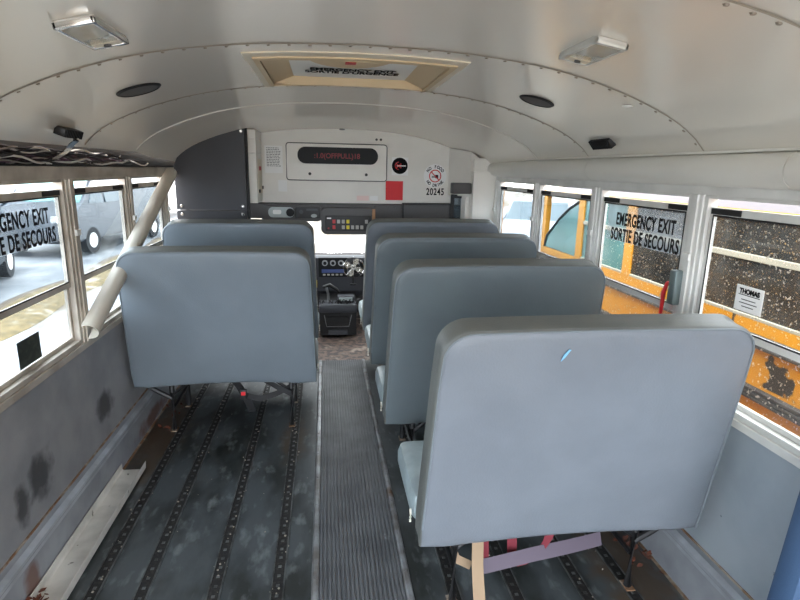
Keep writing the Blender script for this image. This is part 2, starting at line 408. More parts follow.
bm = B(); prev = None
for i in range(61):
    x = XL + .02 + i * (2 * HW - .04) / 60; z = czy(x, 3.35) + .006
    cur = [bm.verts.new((x, 3.34, z)), bm.verts.new((x, 3.37, z)), bm.verts.new((x, 3.37, z - .010)), bm.verts.new((x, 3.350, z - .012))]
    if prev:
        for q in range(4): bm.faces.new((prev[q], prev[(q + 1) % 4], cur[(q + 1) % 4], cur[q]))
    prev = cur
struct('trim_21', bm, M['ceil'], 'raised roof rib ahead of the roof hatch')
# floor
bm = B(); box(bm, XL - .04, XR + .04, -1.2, 4.16, -.05, 0)
struct('floor', bm, M['floor'], 'dark grey scuffed rubber bus floor')
bm = B(); box(bm, XL - .04, XR + .04, 4.16, 6.0, -.05, -.004)
struct('floor_cab', bm, M['cabfloor'], 'worn brown floor of the driving cab')
# ribbed aisle runner
bm = B()
ax0, ax1 = -.040, .274; nr = 19; w = (ax1 - ax0) / nr
poly = [(ax0, 0.0005)]
for i in range(nr):
    a = ax0 + i * w
    poly += [(a + w * .12, .0025), (a + w * .25, .0085), (a + w * .72, .0085), (a + w * .85, .0025)]
poly += [(ax1, .0005)]
prism(bm, poly, 'y', -1.2, 4.16)
struct('trim_4', bm, M['rib'], 'black ribbed rubber runner down the aisle')
for k, (a, b_) in enumerate(((-.068, -.038), (.272, .302))):
    bm = B(); prism(bm, [(a, .0), (b_, .0), (b_ - .004, .010), (b_ - .012, .012), (a + .008, .012), (a + .003, .008)], 'y', -1.2, 4.16)
    y = -1.0
    while y < 4.1:
        dome(bm, ((a + b_) / 2, y, .0115), .007); y += .23
    struct('trim_%d' % (5 + k), bm, M['edge'], ['left metal edge strip of the aisle runner', 'right metal edge strip of the aisle runner'][k])
TR = [-.845, -.67, -.415, -.19, .45, .675, .93, 1.105]
for k, x in enumerate(TR):
    bm = B()
    box(bm, x - .019, x + .019, -1.2, 4.0, -.001, .0018)
    s = obj('track_channel', bm, M['track'])
    bm = B()
    box(bm, x - .024, x - .019, -1.2, 4.0, 0, .005); box(bm, x + .019, x + .024, -1.2, 4.0, 0, .005)
    bl = B(); y = -1 + .03 * k
    while y < 4.0:
        box(bl, x - .006, x + .006, y, y + .012, .0015, .004); y += .05
    root = bpy.data.objects.new('trim_%d' % (7 + k), None); COL.objects.link(root); root['kind'] = 'structure'
    s.parent = root; obj('track_lip', bm, M['trackedge'], root); obj('track_slot', bl, M['trackedge'], root)
    root['label'] = 'dark seat mounting track in the floor'

# side walls: lower panels, curbs, pillars, headers
def side(sx, x, tagname, m, mw, pillars, ystart, yend):
    o = sx    # outward direction
    bm = B(); box(bm, min(x, x + o * .03), max(x, x + o * .03), -1.2, 4.45, 0, .715)
    # header above the windows
    struct('wall_%s' % tagname, bm, m, 'lower side wall panel on the %s' % tagname)
    bm = B(); box(bm, min(x + o * .03, x + o * .06), max(x + o * .03, x + o * .06), -1.2, 4.45, -.45, .705)
    for py in pillars: box(bm, min(x + o * .036, x + o * .055), max(x + o * .036, x + o * .055), py + (-.01 if o > 0 else .03), py + (.05 if o > 0 else .08), .70, 1.6)
    box(bm, min(x + o * .03, x + o * .06), max(x + o * .03, x + o * .06), -1.2, 4.45, 1.50, 1.75)
    struct('wall_%s_outside' % tagname, bm, M['bus'], 'yellow outer skin of the bus on the %s' % tagname)
    # curb box + ledge
    bm = B(); xi = x - o * .038
    prism(bm, [(x, 0), (xi, 0), (xi, .155), (xi - o * .006, .168), (xi, .180), (x, .196)], 'y', -1.2, 4.1)
    c = struct('baseboard_%s' % tagname, bm, M['curb'], 'metal curb ledge along the %s wall' % tagname)
    bm = B(); box(bm, min(x, x - o * .006), max(x, x - o * .006), -1.2, 4.1, .19, .200)
    box(bm, min(xi, xi - o * .012), max(xi, xi - o * .012), -1.2, 4.1, 0, .003)
    obj('rusty_seam', bm, M['rust'], c)
    bm = B(); prism(bm, [(xi - o * .004, .150), (xi - o * .006, .182), (xi + o * .012, .193), (xi + o * .012, .150)], 'y', -1.2, 4.1)
    obj('ledge_lip', bm, M['lip'], c)
    # header rail
    bm = B(); box(bm, min(x - o * .004, x + o * .03), max(x - o * .004, x + o * .03), -1.2, 4.45, 1.435, 1.487, .003)
    box(bm, min(x - o * .012, x + o * .03), max(x - o * .012, x + o * .03), -1.2, 4.45, .700, .728, .003)
    r = struct('trim_%s' % {'left': '15', 'right': '16'}[tagname], bm, mw, 'metal rails above and below the %s windows' % tagname)
    for py in pillars:
        bm = B()
        box(bm, min(x - o * .010, x + o * .03), max(x - o * .010, x + o * .03), py - .034, py + .034, .728, 1.436, .003)
        box(bm, min(x - o * .017, x - o * .008), max(x - o * .017, x - o * .008), py - .014, py + .014, .728, 1.436, .002)
        obj('pillar', bm, mw, r)
        bm = B(); box(bm, min(x - o * .026, x - o * .014), max(x - o * .026, x - o * .014), py - .02, py + .02, 1.20, 1.225, .002)
        obj('latch_clip', bm, M['alu'], r)
    return r
PL = [-.53, .22, .98, 1.735, 2.495, 3.22, 3.915]
PRR = [-.46, .30, 1.06, 1.822, 2.58, 3.37, 4.18]
side(-1, XL, 'left', M['wallL'], M['aluw'], PL, 0, 4)
side(1, XR, 'right', M['wallR'], M['alu'], PRR, 0, 4)

def window(n, o, x, y0, y1, mw, mg, label):
    root = empty('window_%d' % n, (x, (y0 + y1) / 2, .73)); root['kind'] = 'structure'; root['label'] = label
    def bx(bm, a, b_, ya, yb, za, zb, bev=.002):
        box(bm, min(x + o * a, x + o * b_), max(x + o * a, x + o * b_), ya, yb, za, zb, bev)
    def frame(bm, a, b_, ya, yb, za, zb, w, wt=None, wb=None):
        wt = wt or w; wb = wb or w
        bx(bm, a, b_, ya, ya + w, za, zb); bx(bm, a, b_, yb - w, yb, za, zb)
        bx(bm, a, b_, ya + w, yb - w, zb - wt, zb); bx(bm, a, b_, ya + w, yb - w, za, za + wb)
    a, b_ = y0 + .034, y1 - .034
    bm = B(); frame(bm, -.004, .034, a, b_, .728, 1.436, .020, .012)
    obj('outer_frame', bm, mw, root)
    # upper sash hangs just under the head: slot bar + sash
    bm = B(); frame(bm, .008, .022, a + .022, b_ - .022, .985, 1.395, .020, .028, .026)
    up = obj('upper_sash', bm, mw, root)
    bm = B(); bx(bm, .004, .010, a + .03, a + .15, 1.372, 1.392); bx(bm, .004, .010, b_ - .17, b_ - .03, 1.372, 1.392)
    obj('latch_slot', bm, M['slot'], up)
    bm = B(); frame(bm, .006, .009, a + .038, b_ - .038, 1.008, 1.370, .006)
    for q in range(9):
        zz = 1.03 + q * .037
        bx(bm, .005, .0085, a + .024, a + .030, zz, zz + .014, 0)
    obj('seal', bm, M['seal'], up)
    bm = B(); bx(bm, .013, .016, a + .040, b_ - .040, 1.010, 1.368, 0)
    obj('glass', bm, mg, up)
    bm = B(); frame(bm, .020, .034, a + .020, b_ - .020, .748, 1.000, .018)
    lo = obj('lower_sash', bm, mw, root)
    bm = B(); bx(bm, .026, .029, a + .036, b_ - .036, .764, .984, 0)
    obj('glass', bm, mg, lo)
    return root
n = 1
for i in range(len(PL) - 1):
    window(n, -1, XL, PL[i], PL[i + 1], M['aluw'], M['gl'], 'left side sliding sash window'); n += 1
for i in range(len(PRR) - 1):
    window(n, 1, XR, PRR[i], PRR[i + 1], M['alu'], M['glr'] if i < 4 else M['gl'], 'right side sliding sash window'); n += 1

# right cover roll above the windows
bm = B()
poly = [(XR + .03, 1.575)] + [(XR - .005 - .062 * math.sin(t * PI / 10), 1.52 + .055 * math.cos(t * PI / 10)) for t in range(0, 11)] + [(XR + .03, 1.465)]
for a, b_ in ((-1.2, 1.4), (1.404, 2.60), (2.604, 4.40)):
    prism(bm, poly, 'y', a, b_)
box(bm, XR - .03, XR + .02, -1.2, 4.4, 1.575, 1.583)
struct('trim_17', bm, M['cover'], 'rounded white cover above the right windows', smooth=True)

# left wiring recess
bm = B()
box(bm, XL - .03, XL - .02, -1.2, 4.3, 1.487, 1.60)
box(bm, XL - .03, XL + .006, -1.2, 4.3, 1.487, 1.493)
struct('trim_18', bm, M['slot'], 'open dark channel above the left windows')
wr = empty('wiring_bundle', (XL, 2.0, 1.5), label='tangle of loose wires in the open channel above the left windows', cat='wiring')
for k in range(52):
    bm = B(); pts = []; y = -0.2 + random.uniform(0, 2.0) if k % 3 else 0.3
    ln = random.uniform(1.0, 2.3); a = random.uniform(0, 6); f = random.uniform(6, 14)
    zb = random.uniform(1.503, 1.55); xb = XL + random.uniform(-.008, .016)
    N = 40
    for i in range(N):
        yy = y + ln * i / N
        if yy > 4.1: break
        pts.append((xb + .010 * math.sin(a + f * yy * 1.3), yy, zb + .008 * math.sin(a * 2 + f * yy) + .006 * math.sin(21 * yy + a)))
    if len(pts) < 4: continue
    tube(bm, pts, random.choice((.002, .0028, .0042)) * (.5 if k % 9 == 3 else 1), 5)
    obj('wire', bm, M['wire'][[0, 2, 0, 3, 0, 4, 2, 1, 0][k % 9]], wr)

# ------------------------------------------------------------------ front of the bus
def ztop(x): return czy(x, 4.6)
FY = 4.60
bm = B()
poly = [(XL, 1.20), (XR, 1.20)] + [(x, ztop(x)) for x in [XR - i * (2 * HW) / 24 for i in range(25)]]
prism(bm, poly, 'y', FY, FY + .03)
struct('wall_front', bm, M['white'], 'white front bulkhead above the windscreen')
bm = B()  # slanted corner cabinet beside the entrance door
poly = [(1.03, FY), (1.145, 4.32), (1.335, 4.32), (1.335, FY)]
A = [bm.verts.new((p[0], p[1], 1.30 if i < 2 else 1.30)) for i, p in enumerate(poly)]
Cc = [bm.verts.new((p[0], p[1], czy(p[0], p[1]) - .004)) for p in poly]
for i in range(4): bm.faces.new((A[i], A[(i + 1) % 4], Cc[(i + 1) % 4], Cc[i]))
bm.faces.new(A); bm.faces.new(Cc)
box(bm, 1.12, 1.335, 4.34, FY, .75, 1.30)
t = obj('corner_cabinet', bm, M['white']); tag(t, 'white slanted corner cabinet above the entrance door', 'cabinet')
bm = B(); box(bm, 1.145, 1.335, 4.215, 4.315, 0, 1.50, .003); box(bm, 1.15, 1.335, 4.26, 4.30, 1.44, 1.60, .01)
struct('wall_front_right', bm, M['white'], 'white corner panel between door and right windows')
bm = B(); box(bm, .99, 1.14, 4.24, 4.34, 1.325, 1.41, .008)
t = tag(obj('speaker_box', bm, M['header'], smooth=True), 'dark grey box mounted above the entrance door', 'box')

# header (over windscreen)
bm = B(); box(bm, XL, XR, 4.50, FY, 1.10, 1.222, .008)
for i in range(9): dome(bm, (-.45 + i * .17, 4.499, 1.20), .009, (0, -1, 0), 8)
struct('trim_19', bm, M['header'], 'dark grey header over the windscreen')
t = empty('header_panel', (.82, 4.46, 1.08), label='black framed panel on the header right of the red square', cat='panel')
bm = B(); box(bm, .635, 1.02, 4.465, 4.498, 1.06, 1.225, .006); obj('panel_face', bm, M['header'], t)
bm = B()
for a in ((.625, .637, 1.05, 1.235), (1.02, 1.032, 1.05, 1.235), (.625, 1.032, 1.225, 1.237)): box(bm, a[0], a[1], 4.455, 4.50, a[2], a[3], .002)
obj('panel_frame', bm, M['blackm'], t)
t = empty('entrance_door_frame', (1.1, 4.49, 0), label='black framed entrance door edge with glass at front right', cat='door')
bm = B()
for a, b_ in ((1.035, 1.06), (1.125, 1.145)): box(bm, a, b_, 4.47, 4.51, .0, 1.30, .003)
box(bm, 1.035, 1.145, 4.47, 4.51, 1.28, 1.31, .003); box(bm, 1.035, 1.145, 4.47, 4.51, .0, .06, .003)
obj('door_frame', bm, M['blackm'], t)
bm = B(); box(bm, 1.06, 1.125, 4.488, 4.492, .06, 1.28); obj('glass', bm, M['gl'], t)

# destination sign cabinet
t = empty('sign_cabinet', (.1, FY, 1.41), label='white hinged sign cabinet with dark display window on front wall', cat='sign cabinet')
bm = B(); prism(bm, rrect(-.30, .50, 1.407, 1.690, .02), 'y', 4.565, FY - .001); obj('cabinet_door', bm, M['white'], t)
bm = B(); pp = rrect(-.303, .503, 1.404, 1.693, .022); pts = [(p[0], 4.566, p[1]) for p in pp]; tube(bm, pts + [pts[0]], .004, 6, False); obj('rim', bm, M['header'], t)
bm = B(); prism(bm, rrect(-.215, .43, 1.535, 1.665, .062, 8), 'y', 4.560, 4.566); d = obj('display_window', bm, M['dark'], t)
text('lettering', ':1.0(OFFPULL)18', M['ledtext'], d, (.10, 4.5595, 1.580), (1, 0, 0), (0, 0, 1), .055, .95, .001, 1.0, True)
for x in (-.12, .335):
    bm = B(); disc(bm, (x, 4.556, 1.455), .012, .010, 'y', 14); obj('lock', bm, M['blackm'], t)

def sheet(name, x0, x1, z0, z1, m, y=FY - .002, **k):
    bm = B(); box(bm, x0, x1, y - .0015, y, z0, z1); o = obj(name, bm, m); return tag(o, **k)
def textlines(o, x0, x1, z1, z0, n, y, m=M['ink'], h=.004):
    bm = B(); random.seed(3)
    for i in range(n):
        z = z1 - (z1 - z0) * i / n; x = x0
        while x < x1 - .01:
            w = random.uniform(.006, .02); box(bm, x, min(x + w, x1), y - .0006, y, z - h, z); x += w + .005
    obj('printed_lines', bm, m, o)
t = sheet('notice', -.475, -.335, 1.455, 1.668, M['paper'], label='white printed notice left of the sign cabinet', cat='notice')
textlines(t, -.46, -.35, 1.652, 1.50, 12, FY - .0036)
t = sheet('notice', -.375, -.305, 1.31, 1.40, M['paper'], label='small blank white sticker below the printed notice', cat='sticker')
t = sheet('notice', .26, .36, 1.245, 1.285, M['pink'], label='pale pink strip sticker just above the header', cat='sticker')
t = sheet('notice', .37, .435, 1.245, 1.285, M['paper'], label='small white sticker between pink strip and red square', cat='sticker')
t = sheet('red_square', .50, .645, 1.252, 1.408, M['redsq'], label='bright red square sheet below the round black sticker', cat='sheet')
t = empty('round_symbol_sticker', (.6, FY, 1.5), label='square white sticker with black disc beside the sign cabinet', cat='sticker')
bm = B(); box(bm, .548, .685, FY - .0035, FY - .002, 1.455, 1.60); obj('backing', bm, M['paper'], t)
bm = B(); disc(bm, (.615, FY - .005, 1.532), .066, .0015, 'y', 32); obj('black_disc', bm, M['ink'], t)
bm = B()
box(bm, .59, .665, FY - .0062, FY - .005, 1.528, 1.536)
obj('white_bar', bm, M['paper'], t)
bm = B()
for sgn in (1, -1):
    T = Matrix.Translation((.606, FY - .0062, 1.532)) @ Matrix.Rotation(sgn * .7, 4, 'Y')
    box(bm, -.027, .027, 0, .001, -.004, .004, 0, T)
pts = [(.606 + .030 * math.cos(a), FY - .006, 1.532 + .030 * math.sin(a)) for a in [i * PI / 8 for i in range(4, 13)]]
tube(bm, pts, .0028, 5)
obj('red_mark', bm, M['red'], t)
# no food / no drink roundel
t = empty('no_food_sticker', (.93, FY, 1.47), label='round white no food no drink sticker with red ring', cat='sticker')
cxs, czs = .915, 1.455
bm = B(); disc(bm, (cxs, FY - .0035, czs), .097, .0015, 'y', 36); obj('backing', bm, M['paper'], t)
bm = B(); pts = [(cxs + .048 * math.cos(i * PI / 18), FY - .004, czs + .048 * math.sin(i * PI / 18)) for i in range(37)]
tube(bm, pts, .0045, 6, False)
tube(bm, [(cxs - .034, FY - .0045, czs + .034), (cxs + .034, FY - .0045, czs - .034)], .0045, 6); obj('red_ring', bm, M['red'], t)
bm = B(); box(bm, cxs + .002, cxs + .026, FY - .0048, FY - .0036, czs - .018, czs + .010)
prism(bm, [(cxs - .030, czs - .012), (cxs + .002, czs - .012), (cxs - .002, czs - .004), (cxs - .026, czs - .002)], 'y', FY - .0048, FY - .0036)
obj('food_symbol', bm, M['ink'], t)
def arc_text(s, r, a0, a1, up, par):
    for i, ch in enumerate(s):
        a = a0 + (a1 - a0) * i / (len(s) - 1)
        if ch == ' ': continue
        X = Vector((math.sin(a), 0, -math.cos(a))) if up else Vector((-math.sin(a), 0, math.cos(a)))
        Y = Vector((math.cos(a), 0, math.sin(a))) if up else Vector((-math.cos(a), 0, -math.sin(a)))
        p = Vector((cxs + r * math.cos(a), FY - .0042, czs + r * math.sin(a)))
        bmn.append((ch, p, X, Y))
bmn = []; arc_text('NO FOOD', .064, math.radians(145), math.radians(35), True, t); arc_text('NO DRINK', .088, math.radians(218), math.radians(322), False, t)
grp = B()
for ch, p, X, Y in bmn:
    o = text('lt', ch, M['ink'], None, p, X, Y, .034, .8, .0012, 1, True, world=False)
    grp.from_mesh(o.data); bpy.data.objects.remove(o)
obj('lettering', grp, M['ink'], t)
t = empty('fleet_number', (.93, FY, 1.34), label='black stencilled number 20245 on the white front wall', cat='number')
text('digits', '20245', M['ink'], t, (.92, FY - .002, 1.300), (1, 0, 0), (0, 0, 1), .078, .72, .0018, 1.12, True)
for x, w_ in ((.42, 'left'), (.455, 'right')):
    bm = B(); disc(bm, (x, FY - .012, 1.735), .010, .011, 'y', 10)
    tag(obj('screw_cap', bm, M['header']), w_ + ' one of two small screw caps above the sign cabinet corner', 'screw cap', 'screw caps above the sign cabinet')
t = tag(obj('bolt_cover', (lambda b: (disc(b, (.14, 4.56, czy(.14, 4.56) - .012), .022, .010, 'z', 12), b)[1])(B()), M['edge']), 'small metal bolt cover on ceiling above the sign cabinet', 'bolt')
bm = B(); disc(bm, (1.06, 1.9, cz(1.06) - .006), .018, .004, 'z', 16)
tag(obj('plug', bm, M['paper']), 'small white round plug in the ceiling right of the hatch', 'plug')

# left switch cabinet column (between barrier and front wall)
t = empty('side_cabinet', (-.55, 4.35, 1.2), label='white narrow side cabinet behind the charcoal barrier', cat='cabinet')
bm = B(); box(bm, XL + .012, -.50, 4.25, FY - .02, 1.235, 1.60, .004); box(bm, XL + .25, -.50, 4.25, FY - .02, 1.60, 1.70, .004); box(bm, -.62, -.50, 4.25, FY - .02, 1.70, 1.765, .004); obj('cabinet_body', bm, M['white'], t)
bm = B(); box(bm, -.499, -.496, 4.30, 4.56, 1.30, 1.56, .001); s = obj('cabinet_flap', bm, M['cream'], t)
bm = B(); box(bm, -.496, -.494, 4.36, 4.50, 1.475, 1.505); obj('red_sticker', bm, M['redbtn'], s)
bm = B(); box(bm, -.495, -.485, 4.30, 4.33, 1.31, 1.335, .003); obj('catch', bm, M['blackm'], s)
bm = B(); box(bm, -.495, -.485, 4.52, 4.55, 1.33, 1.355, .003); obj('catch', bm, M['blackm'], s)

# radio and switch console under the header
t = empty('radio_panel', (-.28, 4.48, 1.08), label='grey and black radio panel under the header at left', cat='radio')
bm = B(); prism(bm, rrect(-.50, -.03, 1.085, 1.205, .03), 'y', 4.44, 4.50); obj('housing', bm, M['header'], t)
bm = B(); prism(bm, rrect(-.445, -.245, 1.115, 1.195, .035), 'y', 4.43, 4.441); f = obj('pale_face', bm, M['radio'], t)
bm = B(); prism(bm, rrect(-.41, -.345, 1.14, 1.175, .012), 'y', 4.427, 4.431); obj('label_plate', bm, M['paper'], f)
bm = B(); disc(bm, (-.275, 4.415, 1.155), .032, .02, 'y', 20); obj('knob', bm, M['dark'], f)
bm = B(); box(bm, -.235, -.045, 4.432, 4.441, 1.11, 1.195, .003); f = obj('black_face', bm, M['blackm'], t)
bm = B(); disc(bm, (-.09, 4.425, 1.13), .024, .008, 'y', 18, .014); obj('badge', bm, M['radio'], f)
bm = B(); disc(bm, (-.19, 4.425, 1.16), .016, .008, 'y', 18); box(bm, -.15, -.06, 4.429, 4.433, 1.17, 1.185); obj('dial', bm, M['dash'], f)

t = empty('switch_console', (.18, 4.45, 1.0), label='dark overhead switch console with coloured rocker switches', cat='switch console')
bm = B(); prism(bm, rrect(-.035, .40, .985, 1.195, .05, 6), 'y', 4.40, 4.50); obj('housing', bm, M['header'], t, True)
bm = B(); box(bm, .0, .365, 4.392, 4.402, 1.015, 1.135, .004); f = obj('switch_face', bm, M['blackm'], t)
bm = B(); box(bm, .012, .045, 4.388, 4.393, 1.110, 1.120); obj('logo_plate', bm, M['paper'], f)
cols = [[None, 'redbtn', 'greybtn', 'greybtn', 'yellow', None, None, None, 'greybtn'], ['redbtn', 'redbtn', None, 'greybtn', 'yellow', 'greybtn', 'greybtn', 'greybtn', None]]
for r in range(2):
    for c in range(9):
        if not cols[r][c]: continue
        x = .018 + c * .037; z = 1.075 - r * .045; w = .012 if (c == 0) else .024
        bm = B(); box(bm, x, x + w, 4.384, 4.393, z, z + (.030 if c else .012), .002); obj('switch', bm, M[cols[r][c]], f)
bm = B(); box(bm, .372, .398, 4.39, 4.41, 1.03, 1.19, .005)
tag(obj('tan_strip', bm, M['wood']), 'tan strip standing at the right end of the switch console', 'strip')

# driver barrier (charcoal)
t = empty('driver_barrier', (-.82, 4.17, 0), label='charcoal padded barrier rising to the ceiling behind the driver', cat='barrier')
def barrier_poly(z0, z1full, x0=XL + .005, x1=-.570, step=14):
    pts = [(x1, z0)]
    top = [(x1 - (x1 - x0) * i / step) for i in range(step + 1)]
    for x in top:
        z = cz(x) - .034
        d = (x - x0)
        if d < .10: z = min(z, 1.50 + (cz(x0 + .10) - .024 - 1.50) * math.sqrt(max(0, 1 - ((.10 - d) / .10) ** 2)) )
        pts.append((x, z))
    pts.append((x0, z0)); return pts
bm = B(); prism(bm, barrier_poly(1.19, 2), 'y', 4.165, 4.20); obj('upper_panel', bm, M['bar'], t)
bm = B(); prism(bm, rrect(XL + .005, -.570, .30, 1.183, .012), 'y', 4.165, 4.20); obj('lower_panel', bm, M['bar'], t)
for x, z in ((XL + .04, 1.215), (XL + .04, 1.155), (-.60, 1.215), (-.60, 1.155), (-.59, cz(-.59) - .06)):
    bm = B(); dome(bm, (x, 4.164, z), .013, (0, -1, 0), 10); obj('bolt', bm, M['chrome'], t, True)
bm = B(); tube(bm, [(-.558, 4.18, 0), (-.558, 4.18, 1.78)], .010, 8); obj('post', bm, M['blackm'], t, True)

# cab: side walls, dashboard, windscreen, console
bm = B()
box(bm, XL - .03, XL, 4.45, 6.0, 0, .80); box(bm, XL - .03, XL, 4.45, 4.6, .8, 1.6); box(bm, XL - .03, XL, 5.6, 5.75, .8, 1.3); box(bm, XL - .03, XL, 4.6, 5.6, 1.35, 1.6)
box(bm, XR, XR + .03, 4.45, 6.0, 0, .50); box(bm, XR, XR + .03, 5.5, 6.0, .5, 1.3); box(bm, XR, XR + .03, 4.6, 5.6, 1.35, 1.6)
box(bm, XL, XR, 5.98, 6.0, 0, .60)
struct('wall_cab', bm, M['header'], 'dark side walls of the driving cab')
bm = B()
v = [bm.verts.new(p) for p in ((XL, 5.15, 1.30), (XR, 5.15, 1.30), (XR, 5.95, .60), (XL, 5.95, .60))]; bm.faces.new(v)
r = bmesh.ops.extrude_face_region(bm, geom=list(bm.faces)); bmesh.ops.translate(bm, vec=(0, .004, .005), verts=[q for q in r['geom'] if isinstance(q, bmesh.types.BMVert)])
struct('window_20', bm, M['glw'], 'sloping windscreen glass')
bm = B(); prism(bm, [(4.64, 1.30), (5.15, 1.29), (5.15, 1.33), (4.64, 1.62)], 'x', XL, XR)
struct('ceiling_cab', bm, M['header'], 'cab roof between header and windscreen')
t = empty('dashboard', (.15, 5.2, 0), label='dark grey dashboard with heater dials below the windscreen', cat='dashboard')
bm = B(); prism(bm, [(5.18, .30), (5.14, .36), (5.12, .68), (5.16, .70), (5.95, .58), (5.95, .30)], 'x', XL + .01, XR - .01); obj('dash_body', bm, M['dash'], t)
bm = B(); box(bm, -.07, .20, 5.105, 5.128, .50, .685, .004); c = obj('centre_stack', bm, M['dark'], t)
for i in range(3):
    bm = B(); disc(bm, (-.01 + i * .075, 5.09, .635), .027, .016, 'y', 20); k = obj('dial', bm, M['metalhilite'], c)
    bm = B(); disc(bm, (-.01 + i * .075, 5.082, .635), .016, .009, 'y', 16); obj('knob', bm, M['dark'], k)
bm = B(); box(bm, -.04, .17, 5.098, 5.106, .54, .575, .003); obj('radio_display', bm, M['blue'], c)
bm = B()
for i in range(5): box(bm, -.03 + i * .04, -.005 + i * .04, 5.098, 5.106, .515, .53, .001)
obj('button', bm, M['greybtn'], c)
bm = B(); box(bm, .24, .52, 5.10, 5.125, .50, .66, .006); obj('glove_panel', bm, M['dark'], t)
bm = B(); box(bm, -.115, -.085, 5.09, 5.12, .40, .47, .002); obj('yellow_tag', bm, M['yellow'], t)
# dashboard fan
t = empty('dashboard_fan', (.25, 4.98, .50), label='small clear bladed fan standing in front of the dashboard', cat='fan')
bm = B(); tube(bm, [(.25, 5.0, .46), (.25, 4.99, .60)], .008, 8); disc(bm, (.25, 5.0, .445), .03, .012, 'z', 16); obj('stand', bm, M['blackm'], t, True)
bm = B(); disc(bm, (.25, 4.955, .62), .022, .05, 'y', 16); obj('motor', bm, M['chrome'], t, True)
for k in range(4):
    bm = B(); a = k * PI / 2 + .5
    pts = [(0, 0), (.02, .018), (.055, .034), (.085, .022), (.088, -.006), (.06, -.022), (.02, -.014)]
    T = Matrix.Translation((.25, 4.95, .62)) @ Matrix.Rotation(a, 4, 'Y') @ Matrix.Rotation(.45, 4, 'X')
    vs = prism(bm, pts, 'y', 0, .003); bmesh.ops.transform(bm, matrix=T, verts=vs); obj('blade', bm, M['lens'], t)
bm = B()
for r_ in (.095, .06):
    tube(bm, [(.25 + r_ * math.cos(i * PI / 12), 4.925, .62 + r_ * math.sin(i * PI / 12)) for i in range(25)], .0015, 4, False)
for i in range(8): tube(bm, [(.25, 4.925, .62), (.25 + .095 * math.cos(i * PI / 4), 4.925, .62 + .095 * math.sin(i * PI / 4)), (.25 + .095 * math.cos(i * PI / 4), 4.97, .62 + .095 * math.sin(i * PI / 4))], .0012, 4)
obj('guard', bm, M['chrome'], t)
# engine cover console
t = empty('engine_console', (.13, 4.9, 0), label='black engine cover console with open tray at the aisle end', cat='console')
bm = B(); prism(bm, [(4.80, .02), (4.78, .24), (4.84, .30), (5.08, .34), (5.11, .34), (5.11, .0), (4.9, 0)], 'x', -.06, .27)
obj('cover', bm, M['blackm'], t)
bm = B(); box(bm, -.065, .275, 4.76, 4.95, .235, .315, .02); obj('tray_top', bm, M['dash'], t, True)
bm = B()
for a in ((-.01, 4.775, .20), (.22, 4.775, .20)):
    pass
pts = [(-.02, 4.772, .215), (.00, 4.768, .11), (.20, 4.768, .11), (.225, 4.772, .215)]
tube(bm, pts, .004, 6); obj('edge_highlight', bm, M['metalhilite'], t)  # added bright tube draws the highlight along the tray outline
bm = B(); box(bm, .0, .20, 4.765, 4.785, .13, .20, .006); obj('tray', bm, M['slot'], t)
bm = B(); box(bm, .015, .19, 4.76, 4.79, .03, .075, .006); obj('drawer', bm, M['dash'], t)
t = empty('gear_lever', (.02, 4.85, .31), label='black gear lever on the engine cover console', cat='gear lever')
bm = B(); tube(bm, [(.02, 4.86, .31), (.015, 4.85, .40), (.0, 4.84, .46)], .012, 8); obj('lever', bm, M['metalhilite'], t, True)
bm = B(); tube(bm, [(-.025, 4.84, .462), (.03, 4.84, .478), (.09, 4.84, .44), (.115, 4.84, .41)], .016, 8, rs=[.012, .019, .016, .010]); obj('grip', bm, M['blackm'], t, True)
t = empty('control_box', (.17, 4.88, .31), label='small grey control box right of the gear lever', cat='control box')
bm = B(); box(bm, .10, .25, 4.83, 4.93, .315, .375, .008); obj('box_body', bm, M['dash'], t, True)
bm = B(); box(bm, .115, .235, 4.826, 4.832, .33, .365, .002); obj('box_face', bm, M['radio'], t)
bm = B()
for k in range(7):
    p0 = Vector((-.02 + .04 * k, 4.80 + .01 * (k % 3), .325)); pts = []
    for i in range(12): pts.append(p0 + Vector((.12 * i / 11 * (1 if k % 2 else -.4), -.02 * math.sin(i), .025 * math.sin(i * .9 + k))))
    tube(bm, pts, .004, 5)
tag(obj('loose_cable', bm, M['blackm']), 'tangled loose black cables on top of the engine console', 'cable')

# ------------------------------------------------------------------ ceiling fittings
def ceil_place(root, x, y):
    m_ = (cz(x + .02) - cz(x - .02)) / .04
    root.location = (x, y, czy(x, y) - .001); root.rotation_euler = (0, -math.atan(m_), 0)
def dome_lamp(x, y, label):
    t = empty('dome_lamp', world=False, label=label, cat='ceiling lamp', group='rectangular ceiling lamps')
    bm = B(); prism(bm, rrect(-.046, .046, -.112, .112, .012), 'z', -.006, 0); obj('base_plate', bm, M['alu'], t)
    bm = B()
    for a in ((-.046, -.036), (.036, .046)): box(bm, a[0], a[1], -.112, .112, -.028, -.004, .003)
    for a in ((-.112, -.098), (.098, .112)): box(bm, -.046, .046, a[0], a[1], -.028, -.004, .003)
    obj('bezel', bm, M['chrome'] if x < 0 else M['alu'], t, True)
    bm = B(); prism(bm, rrect(-.036, .036, -.098, .060, .008), 'z', -.026, -.022); obj('lens', bm, M['lens'], t)
    bm = B(); disc(bm, (0, -.01, -.018), .022, .012, 'z', 18, .035); obj('bulb', bm, M['tan'], t, True)
    bm = B(); box(bm, -.034, .034, .062, .097, -.027, -.008, .003); e = obj('switch_plate', bm, M['cream'], t)
    bm = B(); disc(bm, (0.0, .080, -.034), .009, .01, 'z', 12); obj('switch', bm, M['header'], e)
    ceil_place(t, x, y); t.scale = (1, 1, .62); return t
dome_lamp(-.55, 1.51, 'rectangular chrome edged ceiling lamp on the left side of roof')
dome_lamp(.722, 1.51, 'rectangular grey ceiling lamp on the right side of roof')
